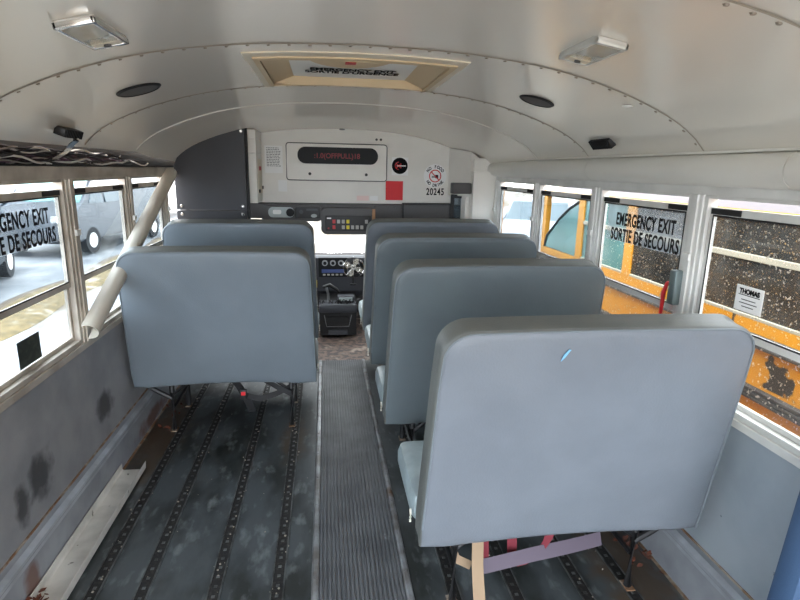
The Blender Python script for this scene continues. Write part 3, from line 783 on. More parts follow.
def speaker(x, y, r, label):
    t = empty('ceiling_speaker', world=False, label=label, cat='speaker', group='round ceiling speakers')
    bm = B(); n_ = 32
    prof = [(r, 0), (r, -.003), (r * .93, -.007), (r * .86, -.007), (r * .84, -.003)]
    rings = [[bm.verts.new((p[0] * math.cos(2 * PI * k / n_), p[0] * math.sin(2 * PI * k / n_), p[1])) for k in range(n_)] for p in prof]
    for i in range(len(rings) - 1):
        for k in range(n_): bm.faces.new((rings[i][k], rings[i][(k + 1) % n_], rings[i + 1][(k + 1) % n_], rings[i + 1][k]))
    obj('rim', bm, M['blackm'], t, True)
    bm = B(); disc(bm, (0, 0, -.005), r * .85, .003, 'z', 32); obj('grille', bm, M['header'], t)
    ceil_place(t, x, y)
speaker(-.69, 2.29, .082, 'round black ceiling speaker on the left side')
speaker(.885, 2.32, .075, 'round black ceiling speaker on the right side')
def ribbed_box(name, label, cat):
    t = empty(name, world=False, label=label, cat=cat)
    bm = B(); box(bm, -.016, .016, -.07, .07, -.030, 0, .006); obj('body', bm, M['blackm'], t, True)
    bm = B()
    for k in range(11): box(bm, -.019, .019, -.066 + k * .0125, -.060 + k * .0125, -.033, -.002, .001)
    obj('rib', bm, M['dark'], t)
    return t
t = ribbed_box('marker_light', 'black ribbed marker light dangling on a metal strap at left', 'marker light')
t.scale = (1.2, 1.25, 1); t.location = (-.985, 2.38, 1.632); t.rotation_euler = (0, .35, .05)
t = ribbed_box('marker_light', 'black ribbed marker light against the ceiling above right windows', 'marker light')
t.scale = (1.2, 1.3, 1.1); t.location = (1.262, 2.42, 1.648); t.rotation_euler = (0, .9, 0)
bm = B(); ribbon(bm, [(-.985, 2.42, 1.612), (-.975, 2.40, 1.592), (-.965, 2.37, 1.585), (-.975, 2.35, 1.57), (-1.00, 2.36, 1.545), (-1.035, 2.37, 1.525), (-1.075, 2.37, 1.50), (-1.078, 2.37, 1.46)], .05, .003, (0, 1, 0))
tag(obj('metal_strap', bm, M['chrome'], smooth=True), 'curved bright metal strap holding up the left marker light', 'strap')

# roof hatch
HZ = cz(.1)
t = empty('roof_hatch', (.115, 2.31, 1.85), label='cream framed emergency roof hatch with printed lid', cat='roof hatch')
def hatchring(bm, o, i, z0f, z1f):
    pass
bm = B()
def fr(bm, ox0, ox1, oy0, oy1, ix0, ix1, iy0, iy1, th):
    N = 16
    def zc(x, y): return cz(x) - th
    for (a0, a1, c0, c1) in ((ox0, ox1, oy0, iy0), (ox0, ox1, iy1, oy1), (ox0, ix0, iy0, iy1), (ix1, ox1, iy0, iy1)):
        nn = N if (a1 - a0) > .3 else 3
        prev = None
        for k in range(nn + 1):
            x = a0 + (a1 - a0) * k / nn
            cur = [bm.verts.new((x, c0, zc(x, 0))), bm.verts.new((x, c1, zc(x, 0))), bm.verts.new((x, c1, cz(x) - .0005)), bm.verts.new((x, c0, cz(x) - .0005))]
            if prev:
                for q in range(4): bm.faces.new((prev[q], prev[(q + 1) % 4], cur[(q + 1) % 4], cur[q]))
            else: bm.faces.new(cur)
            prev = cur
        bm.faces.new(prev)
fr(bm, -.262, .492, 1.925, 2.665, HX0, HX1, HY0, HY1, .005)
obj('outer_frame', bm, M['cream'], t)
bm = B()
fr(bm, -.235, .465, 1.99, 2.632, HX0, HX1, HY0, HY1, .010)
obj('inner_lip', bm, M['tan'], t)
bm = B()
sh = [(HX0, HX0 + .09, HY0, HY1), ]
zt = 1.892
def quad(bm, *p): bm.faces.new([bm.verts.new(q) for q in p])
ix0, ix1, iy0, iy1 = HX0 + .085, HX1 - .085, HY0 + .02, HY1 - .01
zb = 1.860
def thick_quad(bm, a, b_, c, d, off):
    o = Vector(off); A = [bm.verts.new(q) for q in (a, b_, c, d)]; C = [bm.verts.new(Vector(q) + o) for q in (a, b_, c, d)]
    bm.faces.new(A); bm.faces.new(C[::-1])
    for i in range(4): bm.faces.new((A[i], C[i], C[(i + 1) % 4], A[(i + 1) % 4]))
thick_quad(bm, (HX0, HY0, zb), (HX0, HY1, zb), (ix0, iy1, zt), (ix0, iy0, zt), (-.01, 0, .01))
thick_quad(bm, (HX1, HY0, zb), (HX1, HY1, zb), (ix1, iy1, zt), (ix1, iy0, zt), (.01, 0, .01))
thick_quad(bm, (HX0, HY1, zb), (HX1, HY1, zb), (ix1, iy1, zt), (ix0, iy1, zt), (0, .01, .01))
thick_quad(bm, (HX0, HY0, zb), (HX1, HY0, zb), (ix1, iy0, zt), (ix0, iy0, zt), (0, -.01, .01))
obj('shaft', bm, M['tan'], t)
bm = B(); box(bm, ix0 - .01, ix1 + .01, iy0 - .01, iy1 + .01, zt, zt + .02); lid = obj('lid', bm, M['lid'], t)
bm = B(); box(bm, .0, .0 + .27, 2.36, 2.475, zt - .002, zt)
text('lettering', "EMERGENCY EXIT\nSORTIE D'URGENCE", M['ink'], lid, (.118, 2.40, zt - .003), (1, 0, 0), (0, -1, 0), .072, .60, .0022, 1.0, True, line=.85)
bm.free()
bm = B()
pts = [(.095 + .165 * math.cos(a), 2.05 + .24 * math.sin(a)) for a in [i * PI / 14 for i in range(15)]]
prism(bm, pts, 'z', zt - .010, zt - .001); hb = obj('handle_cover', bm, M['tan'], t)
bm = B(); box(bm, .080, .120, 2.16, 2.20, zt - .013, zt - .009, .001); obj('red_tag', bm, M['redbtn'], hb)

# ------------------------------------------------------------------ window decals and latches
def label_window(n, side, y0, y1, z0, z1, x, s, size, label):
    t = empty('window_lettering', (x, (y0 + y1) / 2, z0), label=label, cat='window lettering')
    bm = B(); box(bm, x - .0006, x + .0006, y0, y1, z0, z1); obj('film', bm, M['decal'], t)
    if side > 0: X = (0, -1, 0); px = x - .0012; yy = (y0 + y1) / 2
    else: X = (0, 1, 0); px = x + .0012; yy = (y0 + y1) / 2
    text('lettering', s, M['ink'], t, (px, yy, z0 + size * .98), X, (0, 0, 1), size, .67, .0022, 1.08, True, line=.92)
label_window(0, 1, 1.87, 2.47, 1.20, 1.362, XR + .011, "EMERGENCY EXIT\nSORTIE DE SECOURS", .077, 'emergency exit lettering in English and French on right window')
label_window(0, -1, 1.79, 2.385, 1.19, 1.355, XL - .011, "EMERGENCY EXIT\nSORTIE DE SECOURS", .083, 'emergency exit lettering in English and French on left window')
bm = B(); box(bm, XL - .0245, XL - .0235, 2.01, 2.165, .770, .872); tag(obj('window_sticker', bm, M['dkdecal']), 'dark olive sticker on the lower pane of near left window', 'sticker')
t = empty('window_sticker', (XR, 1.53, 1.08), label='small white maker sticker on the nearest right window', cat='sticker')
bm = B(); box(bm, XR + .0105, XR + .0115, 1.475, 1.590, 1.075, 1.158); obj('sticker_sheet', bm, M['paper'], t)
text('lettering', 'THOMAS', M['ink'], t, (XR + .0098, 1.5325, 1.133), (0, -1, 0), (0, 0, 1), .022, .95, .0012, 1, True)
bm = B()
for i, (w, z) in enumerate(((.09, 1.127), (.06, 1.112), (.075, 1.101), (.05, 1.090))): box(bm, XR + .0098, XR + .0104, 1.5325 - w / 2, 1.5325 + w / 2, z, z + .0025)
obj('printed_lines', bm, M['ink'], t)
t = empty('window_release', (XR, 1.86, 1.03), label='grey metal window release box with red handle on right pillar', cat='window release')
bm = B(); box(bm, XR - .045, XR - .008, 1.830, 1.868, 1.025, 1.155, .004); obj('release_box', bm, M['greenbox'], t, True)
bm = B(); tube(bm, [(XR - .03, 1.895, 1.10), (XR - .034, 1.905, 1.06), (XR - .032, 1.91, .97)], .007, 8, rs=[.006, .009, .007]); tube(bm, [(XR - .028, 1.868, 1.10), (XR - .03, 1.895, 1.10)], .006, 6)
obj('red_handle', bm, M['red'], t, True)

# ------------------------------------------------------------------ loose trim channels
def channel(poly, L, name, m):
    bm = B(); th = .003
    n_ = len(poly); outer = poly; inner = []
    for i, p in enumerate(poly):
        a = Vector(poly[max(i - 1, 0)]); b_ = Vector(poly[min(i + 1, n_ - 1)]); d = (b_ - a).normalized(); inner.append((p[0] - d[1] * th, p[1] + d[0] * th))
    prism(bm, outer + inner[::-1], 'y', 0, L)
    return obj(name, bm, m, None, True)
arc = [(.038 * math.cos(a), .038 * math.sin(a)) for a in [PI * i / 10 for i in range(11)]]
poly = [(.038, -.02)] + arc + [(-.038, -.02)]
o = channel(poly, 1.62, 'cover_channel', M['trimbeige'])
tag(o, 'long beige half round cover leaning across the left windows', 'trim piece')
p0 = Vector((-1.020, 2.42, .79)); p1 = Vector((-1.015, 3.90, 1.45))
d = (p1 - p0).normalized(); zz = Vector((1, 0, 0.15)); zz = (zz - d * zz.dot(d)).normalized(); xx = d.cross(zz)
T = Matrix((xx, d, zz)).transposed().to_4x4(); T.translation = p0; o.matrix_world = T
poly = [(-.062, .042), (-.062, .012), (-.054, .003), (.040, .003), (.052, .012), (.056, .050)]
o = channel(poly, 2.9, 'floor_channel', M['trimgrey'])
tag(o, 'loose pale grey metal channel lying on floor beside the left curb', 'trim piece')
o.location = (-.965, -.28, .001)

# ------------------------------------------------------------------ seats
def back_mesh(wt, wb, h, th, r, m_face, root, ang, y0, z0, sagdir=0):
    """padded back; local u across, v up the slope, depth towards front"""
    def outline():
        pts = []
        # bottom edge from left to right, slightly arched up in the middle
        for i in range(13):
            t_ = i / 12; u = -wb / 2 + wb * t_
            arch = .024 * math.sin(PI * t_)
            cr = .012 if i in (0, 12) else 0
            pts.append((u * (1 - (.008 if cr else 0)), arch + cr))
        for i in range(1, 8):
            t_ = i / 8; pts.append((wb / 2 + (wt / 2 - wb / 2) * t_ * (1 - r / h), t_ * (h - r)))
        for k in range(9):
            a = PI / 2 * k / 8; pts.append((wt / 2 - r + r * math.cos(a), h - r + r * math.sin(a)))
        for i in range(1, 12):
            t_ = i / 12; u = wt / 2 - r - (wt - 2 * r) * t_; pts.append((u, h + .004 * math.sin(PI * t_)))
        for k in range(9):
            a = PI / 2 + PI / 2 * k / 8; pts.append((-wt / 2 + r + r * math.cos(a), h - r + r * math.sin(a)))
        for i in range(7, 0, -1):
            t_ = i / 8; pts.append((-(wb / 2 + (wt / 2 - wb / 2) * t_ * (1 - r / h)), t_ * (h - r)))
        return pts
    seed = random.uniform(0, 6); O = outline(); N = len(O); cvx, cvy = 0, h * .5
    ca, sa = math.cos(ang), math.sin(ang)
    def P(u, v, d):   # d: 0 rear face .. th front
        # sloped: going up leans to -y
        return (u, y0 - v * sa + d * ca, z0 + v * ca + d * sa)
    def ring(ins, d):
        res = []
        for (u, v) in O:
            du = u - cvx; dv = v - cvy
            uu = u - math.copysign(min(abs(du), ins), du) * min(1, abs(du) / (.25 * wt)) if ins else u
            vv = v - math.copysign(min(abs(dv), ins), dv) * min(1, abs(dv) / (.25 * h)) if ins else v
            res.append((uu, vv, d))
        return res
    def sring(f, d0, bul):
        return [(u * f, cvy + (v - cvy) * f, d0 - bul * (1 - f * f) + .0035 * (1 - f) * math.sin(u * f * 13 + seed) * math.cos((v - cvy) * f * 10 + seed * 2) + .0022 * math.sin(u * f * 23 + v * f * 9 + seed)) for (u, v) in O]
    rings = []
    rear = [sring(f, .0, .012) for f in (.12, .3, .5, .68, .84, .93)] + [ring(.014, .002), ring(.006, .006)]
    mid = [ring(.002, .012), ring(-.000, .018), ring(-.003, th * .5), ring(0, th - .02)]
    front = [ring(.008, th - .008), ring(.03, th)] + [[(u * f, cvy + (v - cvy) * f, th + .02 * (1 - f * f)) for (u, v) in O] for f in (.9, .7, .45, .2)]
    allr = rear + mid + front
    bm = B(); vr = []
    for R_ in allr: vr.append([bm.verts.new(P(*q)) for q in R_])
    gus0, gus1 = len(rear) - 1, len(rear) + len(mid) - 1
    for i in range(len(vr) - 1):
        for k in range(N):
            f = bm.faces.new((vr[i][k], vr[i][(k + 1) % N], vr[i + 1][(k + 1) % N], vr[i + 1][k]))
            if gus0 <= i < gus1: f.material_index = 1
    bm.faces.new(vr[0][::-1]); bm.faces.new(vr[-1])
    b = obj('backrest', bm, None, root, True, [m_face, M['gus']])
    bm = B(); pts = [P(u, v, .004) for (u, v, d) in ring(.006, 0)][12:]
    tube(bm, pts, .0032, 6, False); obj('piping', bm, M['welt'], b, True)
    return b
def foot(root, x, y):
    bm = B(); box(bm, x - .018, x + .018, y - .028, y + .028, .003, .008, .002); disc(bm, (x, y, .009), .010, .010, 'z', 6)
    return bm
def make_seat(s, face, h=.80, label='', fy=.44, wt=.955, wb=1.0, belts=None):
    """s=+1: wall on +x side. origin: floor below bottom edge of the rear face"""
    root = empty('bus_seat', world=False, label=label, cat='bus seat', group='vinyl bench seats')
    ang = math.radians(11.0)
    back_mesh(wt, wb, h, .115, .085, face, root, ang, 0.0, .295)
    # cushion
    bm = B(); x0, x1 = -.50, .49
    if s < 0: x0, x1 = -.49, .50
    y0, y1, za, zb_ = .10, fy + .06, .325, .44
    vs = box(bm, x0, x1, y0, y1, za, zb_, .035)
    cu = obj('cushion', bm, M['cush'], root, True)
    bm = B(); xa = x0 if s > 0 else x1
    pts = [(xa - s * .003, .105 + .004 * math.sin(i * 1.3), .335 + .008 * i) for i in range(7)]
    tube(bm, pts, .004, 6); obj('edge_cord', bm, M['stuffing'], cu, True)
    # frame
    xa, xw = -s * .345, s * .325
    for x in (xa, xw):
        bm = B(); tube(bm, [(x, .10, .005), (x, .10, .24), (x, .105, .29), (x, .13, .315)], .015, 10); lg = obj('leg', bm, M['blackm'], root, True)
        obj('foot_plate', foot(root, x, .10), M['rust'], lg)
        bm = B(); tube(bm, [(x, fy, .005), (x, fy, .26), (x, fy - .02, .30), (x, fy - .05, .315)], .015, 10); lg = obj('leg', bm, M['blackm'], root, True)
        obj('foot_plate', foot(root, x, fy), M['rust'], lg)
        bm = B(); tube(bm, [(x, .11, .14), (x, fy - .01, .14)], .009, 8); tube(bm, [(x, .13, .315), (x, fy - .05, .315)], .013, 8); obj('side_rail', bm, M['blackm'], root, True)
    bm = B(); wx = s * (.545)
    tube(bm, [(xw, .10, .20), (xw + s * .06, .10, .235), (wx - s * .06, .10, .30), (wx, .10, .305)], .014, 8)
    tube(bm, [(xw, .10, .31), (wx, .10, .31)], .010, 8)
    obj('wall_brace', bm, M['blackm'], root, True)
    bm = B(); tube(bm, [(-.47, .10, .318), (.47, .10, .318)], .012, 8); tube(bm, [(-.47, fy, .318), (.47, fy, .318)], .012, 8)
    tube(bm, [(xw, .10, .22), (xw - s * .10, .10, .30), (xw - s * .16, .10, .315)], .010, 8)
    tube(bm, [(xa, .10, .22), (xa + s * .10, .10, .30), (xa + s * .16, .10, .315)], .010, 8)
    obj('cross_tube', bm, M['blackm'], root, True)
    bm = B(); box(bm, -.46, .46, .11, fy + .04, .300, .326); obj('seat_board', bm, M['dark'], root)
    return root
def place(o, x, y, z=0.0):
    o.location = (x, y, z); return o
RX, LX = .765, -.556
sB = place(make_seat(1, M['vinyl'], wt=.94, wb=.985, label='nearest bench seat on the right with a small pale blue scratch'), RX + .012, 1.50)
sC = place(make_seat(1, M['vinylg'], h=.825), RX, 2.38); sC['label'] = 'green grey bench seat directly ahead of nearest right seat, second in row'
sD = place(make_seat(1, M['vinylg'], h=.845), RX, 3.21); sD['label'] = 'third bench seat from the camera on the right, mostly hidden'
sE = place(make_seat(1, M['vinyl'], h=.865, label='farthest bench seat on the right, tallest, below the fleet number'), RX, 3.95)
sA = place(make_seat(-1, M['vinylb'], label='nearest bench seat on the left of the aisle with black belts beneath'), LX, 2.95)
sF = place(make_seat(-1, M['vinylb'], fy=.30, h=.865, label='farther left bench seat, only its top showing before the charcoal barrier'), LX, 3.78)
# scratch on the nearest seat
ang = math.radians(11)
def on_back(u, v, d=-.0135): return (u, -v * math.sin(ang) + d * math.cos(ang), .295 + v * math.cos(ang) + d * math.sin(ang))
bm = B()
P0 = [on_back(-.125 + a, .730 + b_, -.0105 + c) for a, b_, c in ((-.010, -.018, 0), (.000, -.006, 0), (.014, .018, 0), (.008, .020, 0), (-.004, .004, 0))]
P1 = [Vector(p) + Vector((0, .002, 0)) for p in P0]
A = [bm.verts.new(p) for p in P0]; Cc = [bm.verts.new(p) for p in P1]
bm.faces.new(A); bm.faces.new(Cc[::-1])
for i in range(5): bm.faces.new((A[i], Cc[i], Cc[(i + 1) % 5], A[(i + 1) % 5]))
o = obj('scratch', bm, M['ltblue'], [c for c in sB.children if c.name.startswith('backrest')][0]); o['label'] = 'pale blue scratch'

# seat belts
def belt(name, label, pts, w, m, side=(1, 0, 0), buckle=None, bm_m=None):
    t = empty(name, Vector(pts[0]) * 1.0, label=label, cat='seat belt')
    bm = B(); ribbon(bm, pts, w, .0025, side); obj('webbing', bm, m, t, True)
    if buckle:
        bm = B(); x, y, z = buckle; box(bm, x - .018, x + .018, y - .012, y + .012, z - .032, z + .028, .005); b = obj('buckle', bm, M['blackm'], t, True)
        bm = B(); box(bm, x - .012, x + .012, y - .015, y - .010, z - .004, z + .018, .002); obj('release_button', bm, M['red'], b)
    return t
belt('seat_belt', 'black belt with red buckle hanging under the left seat', [(-.54, 3.06, .30), (-.50, 3.02, .27), (-.475, 2.99, .24), (-.45, 3.0, .18), (-.44, 3.05, .10)], .042, M['beltb'], (1, .2, 0), (-.472, 2.972, .245))
belt('seat_belt', 'black belt looped sideways under the left seat', [(-.47, 3.0, .225), (-.38, 2.99, .205), (-.30, 3.0, .225), (-.22, 3.04, .25), (-.16, 3.07, .29)], .034, M['beltb'], (0, .3, 1))
belt('seat_belt', 'black belt strap hanging at the aisle leg of left seat', [(-.36, 3.04, .30), (-.28, 3.01, .26), (-.21, 3.0, .225), (-.195, 3.02, .15)], .03, M['beltb'], (0.2, .3, 1))
belt('seat_belt', 'beige belt hanging to the floor under the nearest right seat', [(.515, 1.62, .32), (.508, 1.58, .26), (.505, 1.56, .18), (.500, 1.50, .09), (.492, 1.42, .03), (.488, 1.30, .006)], .042, M['beltt'], (1, .1, 0))
belt('seat_belt', 'beige belt curl beside the aisle leg under nearest right seat', [(.44, 1.68, .30), (.43, 1.66, .22), (.45, 1.62, .16), (.50, 1.62, .13)], .03, M['beltt'], (.5, .3, 1))
belt('seat_belt', 'red belt hanging beside the beige belt under nearest right seat', [(.55, 1.64, .30), (.548, 1.63, .20), (.55, 1.62, .13), (.553, 1.64, .08)], .035, M['beltr'], (1, .2, 0))
belt('seat_belt', 'red belt looped in the middle under the nearest right seat', [(.83, 1.66, .30), (.80, 1.66, .18), (.76, 1.66, .11), (.71, 1.66, .08), (.67, 1.67, .12), (.665, 1.68, .28)], .038, M['beltr'], (1, -.3, .5))
belt('seat_belt', 'purple grey belt stretched sideways under the nearest right seat', [(.52, 1.60, .135), (.62, 1.62, .135), (.74, 1.64, .14), (.88, 1.67, .135), (1.0, 1.70, .13), (1.04, 1.71, .13)], .05, M['beltp'], (0, .5, 1))

# blue padded panel at the right edge
bm = B(); box(bm, 1.120, 1.26, .985, 1.06, .02, .86, .02)
T = Matrix.Translation((1.2, 1.02, .45)) @ Matrix.Rotation(.09, 4, 'Y') @ Matrix.Translation((-1.2, -1.02, -.45))
bmesh.ops.transform(bm, matrix=T, verts=bm.verts)
tag(obj('padded_panel', bm, M['navy'], smooth=True), 'dark blue padded panel against the right wall at the frame corner', 'panel')

# debris
random.seed(11)
bm = B()
for k in range(240):
    x = random.choice(TR) + random.gauss(0, .016); y = random.uniform(1.2, 4.0); r_ = random.uniform(.0012, .0035)
    box(bm, x - r_, x + r_, y - r_, y + r_, .001, .002 + r_, 0, Matrix.Translation((x, y, 0)) @ Matrix.Rotation(random.uniform(0, 3), 4, 'Z') @ Matrix.Translation((-x, -y, 0)))
for k in range(90):
    x = random.uniform(-.7, 1.2); y = random.uniform(1.2, 4.0); r_ = random.uniform(.001, .002)
    box(bm, x - r_, x + r_, y - r_, y + r_, .0, .001 + r_)
tag(obj('grit', bm, M['debris']), 'pale grit scattered along the floor tracks', 'grit', kind='stuff')
def leaves(cx, cy, n_, spread, zmax, label):
    bm = B()
    for k in range(n_):
        T = Matrix.Translation((cx + random.gauss(0, spread * .5), cy + random.gauss(0, spread), random.uniform(.004, zmax))) @ Euler((random.uniform(-.8, .8), random.uniform(-.8, .8), random.uniform(0, 6))).to_matrix().to_4x4()
        vs = prism(bm, [(-.014, 0), (-.004, .007), (.012, .003), (.014, -.002), (0, -.008)], 'z', 0, .0008)
        bmesh.ops.transform(bm, matrix=T, verts=vs)
    tag(obj('dead_leaves', bm, M['leaf']), label, 'leaves', kind='stuff')
leaves(-1.01, 1.72, 40, .03, .05, 'rusty dead leaves caught at the left curb')
leaves(1.22, 1.75, 26, .06, .02, 'rusty dead leaves beside the right curb')
leaves(-.95, 3.2, 20, .12, .01, 'brown leaf bits on floor under the left seat')

# ------------------------------------------------------------------ outside
bm = B(); GZ = -.75
v = [bm.verts.new(p) for p in ((-60, -40, GZ), (60, -40, GZ), (60, 90, GZ), (-60, 90, GZ))]; bm.faces.new(v)
struct('ground', bm, M['ground'], 'muddy gravel yard outside')
def strip(name, x0, x1, m, amp, label, cat):
    bm = B(); nx, ny = 8, 90; V = {}
    for i in range(nx + 1):
        for j in range(ny + 1):
            e = 0 if i in (0, nx) else 1
            V[i, j] = bm.verts.new((x0 + (x1 - x0) * i / nx + .10 * math.sin(j * .7), -5 + 40 * j / ny, GZ + .005 + e * amp * (.5 + .5 * random.random())))
    for i in range(nx):
        for j in range(ny): bm.faces.new((V[i, j], V[i + 1, j], V[i + 1, j + 1], V[i, j + 1]))
    tag(obj(name, bm, m, None, True), label, cat, kind='stuff')
strip('snow', -4.05, -3.25, M['snow'], .02, 'strip of trampled snow along the left of the bus', 'snow')
strip('grass', -5.05, -4.2, M['grass'], .06, 'strip of dry grass beyond the snow at left', 'grass')
strip('slush', -30, -5.2, M['slush'], .02, 'dark slushy lot under the parked cars at left', 'slush')
strip('snow', 5.2, 30, M['snow'], .02, 'snow covered lot beyond the yellow bus at right', 'snow')

def vehicle(name, label, cat, loc, rz, L, Wd, H, paint, van=False):
    """side profile extruded with tumblehome, glass areas and wheels"""
    root = empty(name, world=False, label=label, cat=cat)
    if van:
        body = [(-L/2, .35), (-L/2, .95 * H), (-L/2 + .15, H), (L/2 - 1.5, H), (L/2 - .75, .62 * H), (L/2 - .1, .50 * H), (L/2, .35)]
        wins = [[(L/2 - 1.62, .62 * H), (L/2 - 1.62, .92 * H), (L/2 - 1.45, .92 * H), (L/2 - .95, .63 * H)], [(-.2, .62 * H), (-.2, .9 * H), (L/2 - 1.75, .9 * H), (L/2 - 1.75, .62 * H)]]
    else:
        body = [(-L/2, .32), (-L/2 - .02, .62 * H), (-L/2 + .25, .68 * H), (-L/2 + .75, .97 * H), (-L/2 + 1.2, H), (L/2 - 2.0, H), (L/2 - 1.25, .66 * H), (L/2 - .15, .56 * H), (L/2, .45 * H), (L/2, .32)]
        wins = [[(-L/2 + .6, .68 * H), (-L/2 + .95, .92 * H), (-.25, .94 * H), (-.25, .68 * H)], [(-.15, .68 * H), (-.15, .94 * H), (L/2 - 2.02, .94 * H), (L/2 - 1.45, .68 * H)]]
    bm = B()
    def half(y, z): return Wd / 2 * (1 - .16 * max(0, (z - .6 * H) / (.4 * H)))
    A = [bm.verts.new((-half(y, z), y, z)) for y, z in body]; Cc = [bm.verts.new((half(y, z), y, z)) for y, z in body]; n_ = len(body)
    for i in range(n_): bm.faces.new((A[i], A[(i + 1) % n_], Cc[(i + 1) % n_], Cc[i]))
    bm.faces.new(A[::-1]); bm.faces.new(Cc)
    bmesh.ops.bevel(bm, geom=list(bm.edges), offset=.05, segments=2, affect='EDGES')
    obj('body', bm, paint, root, True)
    for w_ in wins:
        for sd in (-1, 1):
            bm = B(); a = [bm.verts.new((sd * (half(y, z) + .004), y, z)) for y, z in w_]; b_ = [bm.verts.new((sd * (half(y, z) - .02), y, z)) for y, z in w_]
            bm.faces.new(a); bm.faces.new(b_[::-1])
            for i in range(len(w_)): bm.faces.new((a[i], a[(i + 1) % len(w_)], b_[(i + 1) % len(w_)], b_[i]))
            obj('side_window', bm, M['carG'], root)
    # windscreens
    k = 3 if van else 5
    y0, z0 = body[k]; y1, z1 = body[k + 1]
    bm = B(); d = Vector((0, z0 - z1, y1 - y0)).normalized() * .006
    q = [Vector((sx * Wd * .40, y0 + (y1 - y0) * t_, z0 + (z1 - z0) * t_)) + d for sx, t_ in ((-1, .1), (1, .1), (1.06, .95), (-1.06, .95))]
    thick_quad(bm, *q, (0, -.02, -.02)); obj('windscreen', bm, M['teal'] if van else M['carG'], root)
    for sx in (-1, 1):
        for yy in (-L * .32, L * .32):
            bm = B(); disc(bm, (sx * (Wd / 2 - .10) - .10, yy, .33), .33, .20, 'x', 24); w_ = obj('wheel', bm, M['tyre'], root, True)
            bm = B(); disc(bm, (sx * (Wd / 2 - .0) - .005, yy, .33), .19, .012, 'x', 18); obj('hubcap', bm, M['alu'], w_)
        bm = B(); box(bm, sx * Wd * .36 - .14, sx * Wd * .36 + .14, L / 2 - .03, L / 2 + .015, .42 * H, .50 * H, .01); obj('headlamp', bm, M['paper'], root)
        bm = B(); box(bm, sx * Wd * .42 - .07, sx * Wd * .42 + .07, -L / 2 - .03, -L / 2 + .02, .45 * H, .60 * H, .01); obj('tail_lamp', bm, M['redbtn'], root)
    bm = B(); box(bm, -Wd * .46, Wd * .46, L / 2 - .05, L / 2 + .05, .35, .48, .02); box(bm, -Wd * .46, Wd * .46, -L / 2 - .05, -L / 2 + .05, .35, .48, .02); obj('bumper', bm, M['dark'], root)
    root.location = loc; root.rotation_euler = (0, 0, rz); return root
vehicle('parked_car', 'dark grey car parked nearest outside the lettered left window', 'car', (-6.7, 9.9, GZ + .03), math.radians(-165), 4.7, 1.85, 1.55, M['carD'])
vehicle('parked_van', 'dark grey van parked behind the second left window', 'van', (-6.6, 16.6, GZ + .03), math.radians(172), 5.4, 2.0, 2.0, M['carD'], True)
vehicle('parked_van', 'white van parked farthest ahead on the left', 'van', (-7.6, 25.5, GZ + .03), math.radians(180), 5.6, 2.1, 2.2, M['carW'], True)
vehicle('parked_car', 'silver car parked farther back at left, behind dark car', 'car', (-10.2, 12.5, GZ + .03), math.radians(20), 4.6, 1.8, 1.5, M['carS'])
vehicle('parked_car', 'silver car parked ahead of the yellow bus at right', 'car', (5.9, 14.5, GZ + .03), math.radians(150), 4.6, 1.8, 1.5, M['carS'])

# neighbouring school bus
NX = 2.32; NB = (NX, 2.0, GZ)
t = empty('school_bus', NB, label='yellow school bus parked close alongside on the right', cat='bus')
bm = B(); box(bm, NX, NX + .05, -5, 2.75, .40, .735); obj('side_panel', bm, M['busp'], t)
bm = B(); box(bm, NX, NX + .05, 2.75, 5.7, .40, .735); obj('side_panel', bm, M['bus'], t)
bm = B(); box(bm, NX, NX + .05, -5, 5.7, 1.265, 1.325); obj('upper_side_panel', bm, M['bus'], t)
bm = B(); box(bm, NX, NX + .05, -5, 5.7, -.35, .40); obj('lower_side_panel', bm, M['bus'], t)
bm = B(); posts = [-3.9, -2.9, -1.9, -.9, .1, 1.08, 2.06, 3.08, 3.92, 4.76]
bm.free()
for y in posts + [5.62]:
    bm = B(); box(bm, NX - .002, NX + .05, y - .055, y + .055, .73, 1.27); obj('window_post', bm, M['bus'], t)
for i in range(len(posts) - 1):
    if posts[i + 1] < .5: continue
    a, b_ = posts[i] + .055, posts[i + 1] - .055
    bm = B(); box(bm, NX + .012, NX + .018, a, b_, .74, 1.27); g = obj('window_pane', bm, M['glb'] if i < 8 else M['teal'], t)
    bm = B(); box(bm, NX + .0, NX + .03, a, b_, 1.05, 1.085, .003); box(bm, NX + .0, NX + .03, a, b_, .735, .755, .003); obj('sash_rail', bm, M['dullrail'], g)
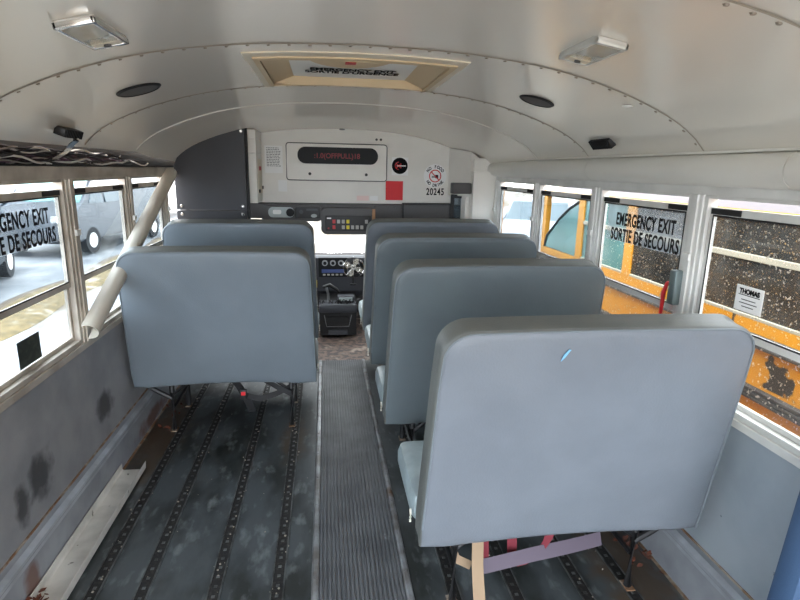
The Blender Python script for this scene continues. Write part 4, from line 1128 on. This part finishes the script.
bm = B(); prism(bm, [(4.82, .74), (5.55, .74), (5.50, .86), (5.22, 1.06), (5.0, 1.18), (4.82, 1.245)], 'x', NX + .004, NX + .03); g = obj('cab_window', bm, M['teal'], t)
bm = B(); tube(bm, [(NX, y, z) for y, z in ((5.55, .74), (5.50, .86), (5.22, 1.06), (5.0, 1.18), (4.82, 1.245))], .012, 6); obj('cab_window_seal', bm, M['seal'], g)
bm = B()
for z in (.60, .315):
    for q in range(3): box(bm, NX - .03, NX + .01, -5, 5.7, z + q * .024, z + .018 + q * .024, .004)
    box(bm, NX - .018, NX + .01, -5, 5.7, z, z + .068)
obj('rub_rail', bm, M['railr'], t)
bm = B(); poly = [(NX, 1.32), (NX + .02, 1.70), (NX + .08, 1.85), (NX + .25, 2.05), (NX + .8, 2.15), (NX + 1.5, 2.15), (NX + 2.05, 2.05), (NX + 2.25, 1.85), (NX + 2.3, 1.32)]
prism(bm, poly, 'y', -5, 5.2); obj('roof', bm, M['roofg'], t, True)
bm = B(); box(bm, NX + 2.25, NX + 2.30, -5, 5.7, -.35, 1.32); box(bm, NX + .02, NX + 2.25, -5, 5.7, -.35, -.30); box(bm, NX + .05, NX + 2.25, -5, -4.95, -.3, 1.31); box(bm, NX + .05, NX + 2.25, 4.70, 4.75, -.3, 1.31)
obj('inner_wall', bm, M['busdark'], t)
bm = B(); prism(bm, [(5.7, -.25), (5.7, .75), (6.9, .55), (7.2, .35), (7.2, -.25)], 'x', NX + .15, NX + 2.15); obj('hood', bm, M['bus'], t)
for yy in (-2.2, 6.2):
    bm = B(); disc(bm, (NX + .05, yy, GZ + .45), .45, .28, 'x', 28); w_ = obj('wheel', bm, M['tyre'], t, True)
    bm = B(); disc(bm, (NX + .03, yy, GZ + .45), .22, .03, 'x', 20); obj('hubcap', bm, M['cream'], w_)
for i in range(3):
    bm = B(); y = .8 + i * .68
    box(bm, NX + .25, NX + 1.15, y, y + .12, .3, 1.0, .03); box(bm, NX + .25, NX + 1.15, y + .12, y + .5, .3, .42, .03)
    obj('bench', bm, M['bar'], t, True)
